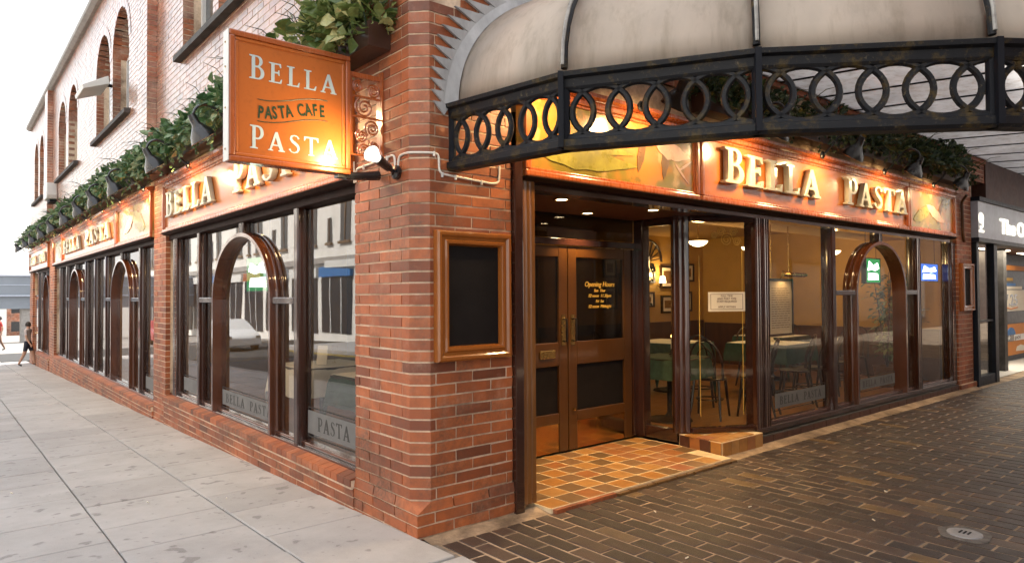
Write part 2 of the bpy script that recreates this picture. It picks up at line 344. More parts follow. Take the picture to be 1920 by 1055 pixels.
GL = {
 'L': (.66, [[(0, 0), (.60, 0), (.64, .24), (.59, .24), (.52, .07), (.27, .06), (.27, .93), (.38, .95), (.38, 1), (0, 1), (0, .95), (.11, .93), (.11, .07), (0, .05)]]),
 'E': (.68, [[(0, 0), (.60, 0), (.64, .22), (.59, .22), (.52, .07), (.27, .06), (.27, .48), (.42, .48), (.46, .40), (.51, .40), (.51, .66), (.46, .66), (.42, .56), (.27, .56), (.27, .94), (.49, .93), (.55, .8), (.6, .8), (.58, 1), (0, 1), (0, .95), (.11, .93), (.11, .07), (0, .05)]]),
 'T': (.80, [[(.24, 0), (.56, 0), (.56, .05), (.48, .07), (.48, .93), (.68, .92), (.75, .76), (.8, .76), (.78, 1), (.02, 1), (0, .76), (.05, .76), (.12, .92), (.32, .93), (.32, .07), (.24, .05)]]),
 'A': (.86, [[(0, 0), (.26, 0), (.26, .05), (.18, .07), (.25, .27), (.53, .27), (.60, .07), (.53, .05), (.53, 0), (.86, 0), (.86, .05), (.79, .07), (.49, 1), (.37, 1), (.08, .07), (0, .05)], [(.28, .34), (.50, .34), (.39, .72)]]),
 'P': (.68, [[(0, 0), (.38, 0), (.38, .05), (.27, .07), (.27, .41)]+arc(.38, .70, .29, .30, -90, 90)+[(0, 1), (0, .95), (.11, .93), (.11, .07), (0, .05)], [(.27, .47)]+arc(.36, .70, .15, .23, -90, 90)+[(.27, .93)]]),
 'B': (.72, [[(0, 0)]+arc(.40, .275, .30, .275, -90, 62)+arc(.37, .77, .25, .23, -62, 90)+[(0, 1), (0, .95), (.11, .93), (.11, .07), (0, .05)], [(.27, .06)]+arc(.38, .28, .155, .22, -90, 90)+[(.27, .50)], [(.27, .57)]+arc(.35, .755, .12, .185, -90, 90)+[(.27, .94)]]),
 'S': (.60, s_outline())}
_gc = {}
def glyph(ch, ext=.03):
    k = (ch, ext)
    if k in _gc: return _gc[k]
    c = bpy.data.curves.new('g', 'CURVE'); c.dimensions = '2D'; c.fill_mode = 'BOTH'; c.extrude = ext; c.bevel_depth = .012 if ext > .02 else 0; c.bevel_resolution = 1
    for pl in GL[ch][1]:
        sp = c.splines.new('POLY'); sp.points.add(len(pl)-1); sp.use_cyclic_u = True
        for p, q in zip(sp.points, pl): p.co = (q[0], q[1], 0, 1)
    _gc[k] = to_mesh(bpy.data.objects.new('g', c), 'letter_'+ch); return _gc[k]
def word(txt, M4, width, h, parent, mat='letter', ext=.08, gap=.16, name='letter', big_first=1.0):
    tot = sum(GL[c][0]+gap for c in txt)-gap; k = width/tot; x = 0
    for i, c in enumerate(txt):
        hh = h*(big_first if i == 0 else 1)
        link(name, glyph(c, ext), mat, parent, M4 @ Matrix.Translation((x*k, 0, 0)) @ S(k, hh, min(k, h)))
        x += GL[c][0]+gap

GS = -.027
def gz(y): return 0 if y < 0 else GS*y

# ------------------------------------------------------------------ ground, road, pavements
mb = MB()
ys = [-60, -12, 0, 30, 60, 120, 700]; zz = lambda y: gz(min(y, 60))-.20+(-.035*(min(y, 120)-60) if y > 60 else 0)
for i in range(len(ys)-1): mb.add([(-500, ys[i], zz(ys[i])), (500, ys[i], zz(ys[i])), (500, ys[i+1], zz(ys[i+1])), (-500, ys[i+1], zz(ys[i+1]))], [(0, 1, 2, 3)])
struct(obj('ground', mb, 'ground'))
mb = MB()
def strip(mb, x0, x1, y0, y1, dz): 
    n = max(1, int(abs(y1-y0)/10)); yy = sorted(set([y0+(y1-y0)*i/n for i in range(n+1)]+([0] if y0 < 0 < y1 else [])))
    for a, b in zip(yy, yy[1:]): mb.add([(x0, a, gz(a)+dz), (x1, a, gz(a)+dz), (x1, b, gz(b)+dz), (x0, b, gz(b)+dz)], [(0, 1, 2, 3)])
strip(mb, -9.2, -3.75, -40, 29.0, -.125); strip(mb, -40, 40, 29.0, 37, -.125)
struct(obj('road', mb, 'asphalt'))
mb = MB()
for x in (-4.02, -4.22, -8.75, -8.95): strip(mb, x-.05, x+.05, -38, 26, -.119)
struct(obj('road_marking', mb, 'roadline'))
mb = MB()
def kerb(x0, x1, y0, y1):
    y = y0
    while y < y1-.01:
        e = min(y+.9, y1); mb.add([(x0, y+.004, gz(y)-.2), (x1, y+.004, gz(y)-.2), (x1, e-.004, gz(e)-.2), (x0, e-.004, gz(e)-.2), (x0, y+.004, gz(y)+.004), (x1, y+.004, gz(y)+.004), (x1, e-.004, gz(e)+.004), (x0, e-.004, gz(e)+.004)],
            [(0, 3, 2, 1), (4, 5, 6, 7), (0, 1, 5, 4), (1, 2, 6, 5), (2, 3, 7, 6), (3, 0, 4, 7)]); y = e
kerb(-3.75, -3.6, -20, 26); kerb(-9.35, -9.2, -20, 26)
struct(obj('kerb', mb, 'kerb'))
mb = MB(); strip(mb, -14, -9.36, -40, 28, -.01); struct(obj('opposite_pavement', mb, 'slab'))

pv = MB(); strip(pv, -3.6, .06, -9, 26.5, -.022); PAV = struct(obj('pavement', pv, 'slabjoint'))
# pavement slabs, each an object of its own
slab_cache = {}
def slab(x0, x1, y0, y1):
    g_ = .0055; k = (round(x1-x0, 3), round(y1-y0, 3))
    if k not in slab_cache:
        a, b = k[0]/2-g_, k[1]/2-g_; e = .006
        m_ = MB(); m_.add([(-a, -b, -.03), (a, -b, -.03), (a, b, -.03), (-a, b, -.03), (-a, -b, -e), (a, -b, -e), (a, b, -e), (-a, b, -e), (-a+e, -b+e, 0), (a-e, -b+e, 0), (a-e, b-e, 0), (-a+e, b-e, 0)],
            [(0, 1, 5, 4), (1, 2, 6, 5), (2, 3, 7, 6), (3, 0, 4, 7), (4, 5, 9, 8), (5, 6, 10, 9), (6, 7, 11, 10), (7, 4, 8, 11), (8, 9, 10, 11)])
        slab_cache[k] = m_.mesh('slab', fix=False)
    yc = (y0+y1)/2; tilt = math.atan(GS) if yc > 0 else 0
    T = Matrix.Translation(((x0+x1)/2, yc, gz(yc)+random.uniform(-.0025, .002))) @ Matrix.Rotation(tilt+random.uniform(-.002, .002), 4, 'X') @ Matrix.Rotation(random.uniform(-.003, .003), 4, 'Y')
    link('slab', slab_cache[k], 'slab', PAV, T)
colx = [.0, -.72, -1.50, -2.26, -3.0, -3.6]
for ci in range(5):
    y = [.72, .35, .62, .1, .5][ci]
    while y < 26:
        L_ = random.choice([.74, .74, .74, .9, .6]); e = min(y+L_, 26.4); slab(colx[ci+1], colx[ci] if ci else .0, y, e); y = e
    y1 = [.72, .35, .62, .1, .5][ci]; y = y1
for r_i, (ya, yb) in enumerate([(-.42, None), (-1.02, -.42), (-1.62, -1.02), (-2.3, -1.62), (-3.0, -2.3)]):
    xs = [.05, -.55-.1*(r_i % 2), -1.2-.16*(r_i % 3), -1.95, -2.7, -3.6] if r_i else colx
    for a, b in zip(xs, xs[1:]):
        if r_i == 0: slab(b, a if a else .0, -.42, [.72, .35, .62, .1, .5][xs.index(a)])
        else: slab(b, a, ya, yb)

# brick-paved street on the right: bed, nearest 300 pavers single, the rest one mass
bed = MB(); bed.add([(.05, -9, -.0265), (45, -9, -.0265), (45, .3, -.0265), (.05, .3, -.0265)], [(0, 1, 2, 3)]); STREET = struct(obj('paved_street', bed, 'joint'))
PW_, PL_ = .132, .305
cells = []
nx = int(16/PW_)
for i in range(nx):
    x = .075+i*PW_; off = (i % 2)*.5*PL_+random.uniform(-.012, .012); y = -.145 - (off if off > .05 else 0)
    if off > .05: cells.append((x, y, -.145-y))
    while y > -6.2:
        cells.append((x, y-PL_, PL_)); y -= PL_
def dist(c): return (Vector((c[0], c[1]+c[2]/2, 0))-CAM).length
def inview(c):
    q = Vector((c[0], c[1]+c[2]/2, 0))-CAM; d = q.dot(fwd)
    return d > .5 and abs(q.dot(rt2)/d) < .76 and -q.dot(up2)/d < .45
cells.sort(key=lambda c: (0 if inview(c) else 1, dist(c)))
pc = {}
def paver_geo(m_, x0, y0, x1, y1, z, r=0.0):
    e = .005; m_.add([(x0, y0, z-.04), (x1, y0, z-.04), (x1, y1, z-.04), (x0, y1, z-.04), (x0, y0, z-e), (x1, y0, z-e), (x1, y1, z-e), (x0, y1, z-e), (x0+e, y0+e, z), (x1-e, y0+e, z), (x1-e, y1-e, z), (x0+e, y1-e, z)],
        [(0, 1, 5, 4), (1, 2, 6, 5), (2, 3, 7, 6), (3, 0, 4, 7), (4, 5, 9, 8), (5, 6, 10, 9), (6, 7, 11, 10), (7, 4, 8, 11), (8, 9, 10, 11)], r)
rest = MB()
for k, (x, y, L_) in enumerate(cells):
    j = random.choice([.006, .007, .009]); Lk = round(L_, 3)
    if k < 300:
        kk = (Lk, j)
        if kk not in pc: m_ = MB(); paver_geo(m_, -PW_/2+j, -L_/2+j, PW_/2-j, L_/2-j, 0); pc[kk] = m_.mesh('paver', fix=False)
        T = Matrix.Translation((x+PW_/2, y+L_/2, -.022+random.uniform(-.0015, .002))) @ Matrix.Rotation(random.uniform(-.006, .006), 4, 'X') @ Matrix.Rotation(random.uniform(-.01, .01), 4, 'Y') @ Matrix.Rotation(random.uniform(-.012, .012), 4, 'Z')
        link('paver', pc[kk], 'paver', STREET, T)
    else: paver_geo(rest, x+j, y+j, x+PW_-j, y+L_-j, -.022+random.uniform(-.0015, .002), random.random()*.999+.0005)
stuff(obj('paver_field', rest, 'paver', STREET, fix=False))
fil = MB()
for i in range(60):      # mortar haunching along the wall foot
    x = .03+i*.18; a, b = -.145+random.uniform(-.02, .012), -.145+random.uniform(-.02, .012)
    fil.add([(x, a, -.026), (x+.18, b, -.026), (x+.18, .02, -.004), (x, .02, -.004)], [(0, 1, 2, 3)])
struct(obj('mortar_haunch', fil, 'joint', STREET)) 
# manhole
mh = thing('water_cover', 'small round metal water cover in a pale concrete patch among dark pavers', 'cover', (2.77, -2.24, -.02))
p_ = MB(); p_.prism([(2.77+.155*math.cos(a*.157)*(1+.10*math.sin(a*.55)), -2.24+.15*math.sin(a*.157)*(1+.08*math.cos(a*.71))) for a in range(40)], -.05, -.017); obj('concrete_patch', p_, m_plain('old_concrete_patch', (.17, .155, .14), .9, var=.5, scale=14, bstr=.6), mh)
p_ = MB(); p_.lathe([(0, -.008), (.075, -.008), (.078, -.009), (.085, -.007), (.10, -.009), (.102, -.02)], 24, Matrix.Translation((2.77, -2.24, 0))); c_ = obj('lid', p_, 'lead', mh, smooth=True)
p_ = MB()
for i in (-1, 0, 1): p_.box((2.74, -2.246+i*.025, -.0085), (2.80, -2.236+i*.025, -.004))
obj('rib', p_, 'iron', c_)

# ------------------------------------------------------------------ restaurant building
RB = thing('restaurant_building', 'red brick corner restaurant with dark arched shop windows and orange fascias', 'building', (0, 0, 0))
CH, BP, BL = .075, .012, .30          # course height, joint, brick pitch
PROUD = .13
mort = MB(); brk = MB(); near = []
def subtract(iv, holes):
    out = [iv]
    for (a, b) in holes:
        n = []
        for (p, q) in out:
            if b <= p or a >= q: n.append((p, q)); continue
            if a > p: n.append((p, a))
            if b < q: n.append((b, q))
        out = n
    return [i for i in out if i[1]-i[0] > .02]
def brickface(mp, u0, u1, z0, z1, holes=lambda z: [], d=0.0, start=0.0, single=False, bond=BL, dep=.06, wall=.22, mortar=True):
    k0 = int(round(z0/CH)); k1 = int(round(z1/CH))
    for k in range(k0, k1):
        z = k*CH; hs = holes(z+CH/2)
        for (a, b) in subtract((u0, u1), hs):
            if mortar: mort.mp = mp; mort.box((a+.005, z, d+.004), (b-.005, z+CH, d+wall))
            off = start+(bond/2 if k % 2 else 0); u = math.floor((a-off)/bond)*bond+off
            while u < b:
                p, q = max(u, a), min(u+bond, b)
                if q-p > .03:
                    g1 = BP/2 if p > a+.001 else .0; g2 = BP/2 if q < b-.001 else .0
                    spec = (mp, p+g1, q-g2, z, z+CH-BP, d+random.uniform(-.0015, .0015), d+dep)
                    if single: near.append(spec)
                    else: brk.mp = mp; brk.box((spec[1], spec[3], spec[5]), (spec[2], spec[4], spec[6]), random.random()*.998+.001)
                u += bond
# corner pier: the bricks of both faces single, corner bricks with a chamfer
ZP = 3.45
cornercache = {}
def corner(k, a, b, z, ch=.10):
    g1 = BP
    key = (a, b, ch)
    if key not in cornercache:
        poly = [(0, a-g1), (0, ch), (ch, 0), (b-g1, 0), (b-g1, .06), (ch+.02, .06), (.06, ch+.02), (.06, a-g1)]
        m_ = MB(); m_.prism(poly, 0, CH-BP); cornercache[key] = m_.mesh('brick')
    return cornercache[key]
kk0, kk1 = 3, int(7.35/CH)
for k in range(kk0, kk1):
    z = k*CH; a, b = (.20, .31) if k % 2 == 0 else (.35, .15)
    if z < 3.6: link('brick', corner(k, a, b, z), 'brick', RB, Matrix.Translation((random.uniform(-.001, .001), random.uniform(-.001, .001), z)))
    else:
        brk.mp = None; brk.prism([(0, a-BP), (0, .1), (.1, 0), (b-BP, 0), (b-BP, .06), (.12, .06), (.06, .12), (.06, a-BP)], z, z+CH-BP, r=random.random()*.99+.005)
    zt = z+CH
    for mp, e, lim, s_ in ((mL, a, .862, 0), (mR, b, .80, 1)):
        hi = lim if z < 2.4 else (lim if z < 3.0 else None)
        if z < ZP:
            u = e; lim2 = lim if z < 3.0 else (.862 if s_ == 0 else .80)
            while u < lim2-.02:
                q = min(u+BL, lim2); near.append((mp, u, q-(BP if q < lim2 else 0), z, zt-BP, random.uniform(-.0015, .0015), .06)); u = q
mort.mp = None
mort.prism([(.007, .86), (.007, .10), (.10, .007), (.80, .007), (.80, .3), (.3, .86)], .2, ZP)
mort.prism([(.007, .36), (.007, .10), (.10, .007), (.36, .007), (.36, .36)], ZP, 7.35)
# plinth: two proud courses, one splayed
PP = .012
for k in range(-2, 2):
    z = k*CH
    for mp, lim in ((mL, .90), (mR, .83)):
        u = -PP + (.0 if mp is mL else (.10 if k % 2 else .25)); first = True
        if mp is mR: u = (.12 if k % 2 else .27)
        else: u = (.27 if k % 2 else .12)
        while u < lim-.02:
            q = min(u+BL, lim); near.append((mp, u+(BP if not first else BP), q, z, z+CH-BP, -PP+random.uniform(-.001, .001), .03)); u = q; first = False
    a, b = (.27, .12) if k % 2 else (.12, .27)
    m_ = MB(); m_.prism([(-PP, -PP), (b, -PP), (b, .03), (.03, .03), (.03, a), (-PP, a)], z, z+CH-BP); link('brick', m_.mesh('brick'), 'brick', RB)
mort.mp = None; mort.prism([(-PP+.008, -PP+.008), (.82, -PP+.008), (.82, .3), (.3, .3), (.3, .895), (-PP+.008, .895)], -.3, .149)
z = 2*CH
for mp, lim in ((mL, .90), (mR, .83)):
    u = .27
    while u < lim-.02:
        q = min(u+BL, lim); m_ = MB(mp); m_.add([(u+BP, z, -PP), (q, z, -PP), (q, z+CH-BP, -.001), (u+BP, z+CH-BP, -.001), (u+BP, z, .05), (q, z, .05), (q, z+CH-BP, .05), (u+BP, z+CH-BP, .05)],
            [(0, 1, 2, 3), (4, 5, 6, 7), (0, 1, 5, 4), (3, 2, 6, 7), (0, 3, 7, 4), (1, 2, 6, 5)]); link('brick', m_.mesh('brick'), 'brick', RB); u = q
bm = bmesh.new()
for v in [(-PP, -PP, z), (-PP, .27, z), (.27, -PP, z), (.2, .27, z), (.27, .2, z), (0, .10, z+CH-BP), (.10, 0, z+CH-BP), (0, .27, z+CH-BP), (.27, 0, z+CH-BP), (.2, .27, z+CH-BP), (.27, .2, z+CH-BP)]: bm.verts.new(v)
bmesh.ops.convex_hull(bm, input=bm.verts); me = bpy.data.meshes.new('brick'); bm.to_mesh(me); bm.free(); link('brick', me, 'brick', RB)

# left wall: dwarf walls, pilasters
SILL = [(.862, 6.45, .13), (7.13, 18.45, -.07), (19.55, 23.0, -.20)]
for (a, b, zs) in SILL:
    k = int(round(zs/CH)); brickface(mL, a, b, -.9, k*CH, d=-.02, start=a)
    u = a      # splayed header-brick sill
    while u < b-.02:
        q = min(u+.11, b); m_ = brk; m_.mp = mL
        z0 = k*CH; m_.add([(u+.004, z0, -.045), (q-.004, z0, -.045), (q-.004, z0+.055, -.045), (u+.004, z0+.055, -.045), (u+.004, z0, .12), (q-.004, z0, .12), (q-.004, z0+.085, .10), (u+.004, z0+.085, .10)],
            [(0, 1, 2, 3), (4, 5, 6, 7), (0, 1, 5, 4), (3, 2, 6, 7), (0, 3, 7, 4), (1, 2, 6, 5)], random.random()*.99+.005); u = q
    mort.mp = mL; mort.box((a, k*CH-.02, -.035), (b, k*CH+.045, .15))
brickface(mL, 6.45, 7.13, -.9, 3.45, d=0, start=6.45, wall=.3)
brickface(mL, 18.45, 19.55, -1.2, 3.45, d=0, start=18.45, wall=.3)
brickface(mL, 24.1, 25.0, -1.2, 3.45, d=0, start=24.1, wall=.3)
# right wall: dwarf wall and end pier
_m, _b = mort, brk; mort = MB(); brk = MB(); brickface(mR, 4.15, 10.148, -.15, .075, d=.0, start=4.1); obj('dwarf_wall', brk, 'darkbrick', RB, fix=False); obj('dwarf_wall_core', mort, 'stone', RB, fix=False); mort, brk = _m, _b
brickface(mR, 10.15, 10.85, .075, 3.45, d=.0, start=10.15)
brickface(mR, 10.15, 10.9, -.15, .075, d=-.03, start=10.15)
# upper walls with pairs of arched windows
WIN = [(2.75, 4.15), (4.35, 5.62), (8.92, 10.32), (10.58, 12.02), (14.5, 15.93), (16.35, 17.75), (21.15, 22.25), (22.65, 23.8)]
WZ0, WZ1 = 4.725, 6.60
def holesL(z):
    hs = []
    for (a, b) in WIN:
        r = (b-a)/2; zs = WZ1-r
        if WZ0 < z < zs: hs.append((a, b))
        elif zs <= z < WZ1:
            w_ = math.sqrt(max(0, r*r-(z-zs)**2)); hs.append(((a+b)/2-w_, (a+b)/2+w_))
    return hs
kz = int(ZP/CH)*CH
brickface(mL, .36, 25.0, 3.45, 7.35, holes=holesL, start=.05, dep=.13, wall=.34)
for (a, b) in ((7.0, 7.62), (19.0, 19.6)): brickface(mL, a, b, 3.3, 7.35, d=-PROUD, start=a, dep=PROUD-.001, wall=PROUD-.004)
brickface(mR, .36, 3.2, 3.45, 7.35, start=.05)
mort.mp = mR; mort.box((.8, 3.0, .03), (11, 7.35, .3))
mort.mp = mL; mort.box((.862, 3.0, .03), (25.0, 3.45, .3))
brickface(mR, 10.85, 11.6, 3.45, 7.35, start=.05)
# arch voussoirs and reveal backs
for (a, b) in WIN:
    r = (b-a)/2; zs = WZ1-r; c = (a+b)/2; n = 17
    brk.mp = mL
    for i in range(n):
        t0, t1 = math.pi*i/n+.012, math.pi*(i+1)/n-.012
        P = [(c-math.cos(t)*q, zs+math.sin(t)*q) for t in (t0, t1) for q in (r-.004, r+.145)]
        d0 = -.006; brk.add([(P[0][0], P[0][1], d0), (P[1][0], P[1][1], d0), (P[3][0], P[3][1], d0), (P[2][0], P[2][1], d0), (P[0][0], P[0][1], .30), (P[1][0], P[1][1], .05), (P[3][0], P[3][1], .05), (P[2][0], P[2][1], .30)],
            [(0, 1, 2, 3), (0, 3, 7, 4), (0, 4, 5, 1), (3, 2, 6, 7)], random.random()*.99+.005)
    uw = MB(mL); uw.prism([(a-.02, WZ0-.02), (b+.02, WZ0-.02)]+[(c+math.cos(t)*(r+.02), zs+math.sin(t)*(r+.02)) for t in [math.pi*i/12 for i in range(13)]], .27, .30)
    U = obj('upper_window', uw, 'upglass', RB)
    fr = MB(mL)
    fr.box((a, WZ0, .22), (a+.06, zs, .268)); fr.box((b-.06, WZ0, .22), (b, zs, .268)); fr.box((c-.03, WZ0+.061, .222), (c+.03, WZ1-.07, .268)); fr.box((a+.061, WZ0, .22), (b-.061, WZ0+.06, .268)); fr.box((a+.061, zs-.03, .224), (c-.031, zs+.03, .268)); fr.box((c+.031, zs-.03, .224), (b-.061, zs+.03, .268))
    obj('window_frame', fr, 'white', U)
for i in range(0, 8, 2):
    s_ = MB(mL); s_.add([(WIN[i][0]-.12, WZ0-.13, -.09), (WIN[i+1][1]+.12, WZ0-.13, -.09), (WIN[i+1][1]+.12, WZ0-.06, -.09), (WIN[i][0]-.12, WZ0-.06, -.09), (WIN[i][0]-.12, WZ0-.13, .26), (WIN[i+1][1]+.12, WZ0-.13, .26), (WIN[i+1][1]+.12, WZ0, .26), (WIN[i][0]-.12, WZ0, .26)],
        [(0, 1, 2, 3), (4, 5, 6, 7), (0, 1, 5, 4), (3, 2, 6, 7), (0, 3, 7, 4), (1, 2, 6, 5)]); obj('window_sill', s_, 'stone', RB)
    # pier between the two lights is kept by the brickwork
cp = MB(); cp.prism([(-.06, 7.35), (-.14, 7.40), (-.14, 7.50), (-.05, 7.56), (.5, 7.60), (.5, 7.35)], -.14, 25.15, axis=1); obj('coping', cp, 'coping', RB)
cp = MB(); cp.prism([(-.06, 7.35), (-.14, 7.40), (-.14, 7.50), (-.05, 7.56), (.5, 7.60), (.5, 7.35)], .51, 12, axis=0); obj('coping', cp, 'coping', RB)
bd = MB(mR)          # corbelled string courses over the canopy
for k in range(3): bd.box((1.0, 3.78+k*.075, -.03-.028*k), (11.6, 3.84+k*.075, .05))
obj('string_course', bd, 'brick', RB)
rf = MB(); rf.box((.3, .3, 7.2), (14, 24.9, 7.33)); rf.box((.35, 24.6, -1.5), (14, 24.9, 7.2)); rf.box((13.8, .3, -.5), (14, 24.6, 7.2)); obj('roof_and_rear_wall', rf, 'stone', RB)
obj('mortar_wall', mort, 'mortar', RB, fix=False)
# single bricks of the pier
bc = {}
near.sort(key=lambda s: (Vector(s[0](s[1], s[3], s[5]))-CAM).length)
nsingle = 300-len([o for o in RB.children if o.name.startswith('brick')])
for i, (mp, a, b, z0, z1, d0, d1) in enumerate(near):
    if i < nsingle:
        k = (mp is mL, round(b-a, 3), round(d1, 2), i % 5)
        if k not in bc:
            m_ = MB(); m_.box((0, 0, 0), (b-a, z1-z0, d1)); m_.v = [mp(*(c+random.uniform(-.0028, .0028) for c in v)) for v in m_.v]; bc[k] = m_.mesh('brick')
        link('brick', bc[k], 'brick', RB, Matrix.Translation(mp(a, z0, d0)))
    else: brk.mp = mp; brk.box((a, z0, d0), (b, z1, d1), random.random()*.998+.001)
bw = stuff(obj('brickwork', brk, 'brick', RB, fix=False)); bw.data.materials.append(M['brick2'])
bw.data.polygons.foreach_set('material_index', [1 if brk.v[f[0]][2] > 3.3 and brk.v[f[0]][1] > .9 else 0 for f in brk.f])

# ------------------------------------------------------------------ shop windows
def post_geo(m_, u0, u1, z0, z1, d0, d1):
    w_ = u1-u0; e = min(.012, w_*.15); c = .5*(u0+u1); f = .006
    poly = [(u0, d1), (u0, d0+.07), (u0-.004, d0+.06), (u0-.004, d0+.05), (u0, d0+.04), (u0, d0+e), (u0+e, d0), (c-w_*.22, d0), (c-w_*.16, d0+f), (c-w_*.1, d0), (c+w_*.1, d0), (c+w_*.16, d0+f), (c+w_*.22, d0), (u1-e, d0), (u1, d0+e), (u1, d0+.04), (u1+.004, d0+.05), (u1+.004, d0+.06), (u1, d0+.07), (u1, d1)]
    return m_.prism(poly, z0, z1, axis=1)
def post(parent, mp, u0, u1, z0, z1, d0=.05, d1=.18, mat='post'): return obj('post', post_geo(MB(mp), u0, u1, z0, z1, d0, d1), mat, parent, smooth=True)
def pane(parent, mp, u0, u1, z0, z1, d=.13, mat='glass', t=.006): m_ = MB(mp); m_.box((u0, z0, d), (u1, z1, d+t)); return obj('glass_pane', m_, mat, parent)
def bar(parent, mp, u0, u1, z0, z1, d0, d1, name='rail', mat='post', bevel=.006): m_ = MB(mp); m_.box((u0, z0, d0), (u1, z1, d1)); return obj(name, m_, mat, parent, bevel=bevel)
def arch_frame(parent, mp, u0, u1, zs, rise, zb, d0=.035, d1=.19, t=.04, mat='arch'):
    m_ = MB(mp); c = .5*(u0+u1); r = .5*(u1-u0); n = 28
    # band section, fluted on the outer face: (outward offset, depth)
    sec = [(0, d0), (t, d0), (t+.006, d0+.02), (t, d0+.035), (t, d0+.06), (t+.008, d0+.075), (t, d0+.09), (t, d0+.12), (t+.006, d0+.135), (t, d0+.15), (t, d1), (0, d1)]
    ring = []
    path = [(c-r, zb, -1, 0), (c-r, zs-.01, -1, 0)]+[(c-r*math.cos(a), zs+rise*math.sin(a), -math.cos(a), math.sin(a)) for a in [math.pi*i/n for i in range(n+1)]]+[(c+r, zs-.01, 1, 0), (c+r, zb, 1, 0)]
    vs = []; fs = []; k = len(sec)
    for (x, z, nx_, nz_) in path:
        for (o, d) in sec: vs.append((x+nx_*(o-t), z+nz_*(o-t), d))
    for i in range(len(path)-1):
        for j in range(k): fs.append((i*k+j, i*k+(j+1) % k, (i+1)*k+(j+1) % k, (i+1)*k+j))
    fs += [list(range(k)), [(len(path)-1)*k+j for j in range(k)]]
    m_.add(vs, fs); return obj('arch_frame', m_, mat, parent, smooth=True)
HZ = 2.40
def etched(parent, mp, M4, u0, u1, z0, z1, d, word1=None, uw=0):
    f = MB(mp); f.box((u0, z0, d), (u1, z1, d+.003)); e = obj('etched_band', f, 'etch', parent)
    f = MB(mp); h = .008
    for (a, b, c, dd) in ((u0, z0-.03, u1, z0-.03+h), (u0, z1+.03-h, u1, z1+.03), (u0, z0-.029, u0+h, z1+.029), (u1-h, z0-.029, u1, z1+.029)): f.box((a, b, d+.0005), (c, dd, d+.0035))
    obj('etched_border', f, 'etchdark', e)
    return e
# left bays
def bay_left(label, u0, u1, zs, posts, arches, panes):
    B = obj('window_bay', MB(mL).box((u0, zs, .055), (u1, zs+.05, .20)), 'post', RB, bevel=.008)
    bar(B, mL, u0, u1, HZ-.06, HZ+.02, .04, .20, 'header', 'head')
    bar(B, mL, u0, u1, zs+.0505, zs+.085, .09, .17, 'bottom_rail', 'arch')
    for (a, b) in posts: post(B, mL, a, b, zs+.04, HZ-.055)
    for (a, b, l, r_) in arches:
        arch_frame(B, mL, a, b, 1.53, .70, zs+.045)
        c = .5*(a+b); post(B, mL, c-.06, c+.06, 2.228, HZ-.055, .06, .18)
        bar(B, mL, l, a+.004, 1.49, 1.55, .05, .17); bar(B, mL, b-.004, r_, 1.49, 1.55, .05, .17)
    for (a, b) in panes: pane(B, mL, a, b, zs+.08, HZ-.05)
    return B
B1 = bay_left('', .86, 6.45, .20, [(6.10, 6.28), (5.06, 5.15), (2.06, 2.15), (.87, .93)], [(2.68, 4.50, 2.15, 5.06)], [(.92, 2.07), (2.14, 5.07), (5.14, 6.11)])
B2 = bay_left('', 7.13, 18.45, .0, [(17.7, 17.88), (16.48, 16.58), (13.60, 13.69), (12.41, 12.51), (11.22, 11.32), (8.29, 8.38), (7.3, 7.36)], [(14.30, 15.98, 13.69, 16.48), (9.0, 10.65, 8.38, 11.22)], [(7.2, 8.30), (8.37, 11.23), (11.31, 12.42), (12.50, 13.61), (13.68, 16.49), (16.57, 17.8)])
B3 = bay_left('', 19.55, 23.0, -.13, [(21.95, 22.1), (22.85, 22.99)], [(20.1, 21.5, 19.6, 21.96)], [(19.6, 22.0)])
d3 = obj('side_door', MB(mL).box((23.0, -.7, .08), (24.1, 1.6, .14)), 'fframe', RB, bevel=.01)
for z0, z1 in ((-.5, .45), (.6, 1.5)): obj('door_panel', MB(mL).box((23.15, z0, .06), (23.95, z1, .079)), 'post', d3, bevel=.01)
obj('door_handle', MB(mL).tube([(23.12, .42, .06), (23.12, .42, .02), (23.2, .42, .0), (23.3, .42, .0)], .012), 'chrome', d3)
obj('transom', MB(mL).box((23.0, 1.62, .10), (24.1, 2.36, .12)), 'upglass', RB)
bar(RB, mL, 23.0, 24.1, 1.6, 1.64, .05, .2, 'door_head'); bar(RB, mL, 23.0, 24.1, 2.36, 2.44, .05, .2, 'door_head')
# etched lettering low on the left panes
et = etched(B1, mL, None, 2.80, 4.38, .33, .50, .124)
word('BELLA', ML(4.26, .365, .123), .62, .10, et, 'etchdark', .004, name='letter'); word('PASTA', ML(3.48, .365, .123), .60, .10, et, 'etchdark', .004)
et = etched(B1, mL, None, 1.02, 2.0, .36, .56, .124)
word('PASTA', ML(1.80, .40, .123), .60, .12, et, 'etchdark', .004)
et = etched(B1, mL, None, 5.3, 6.0, .33, .50, .124); et = etched(B2, mL, None, 7.5, 8.2, .13, .32, .124)

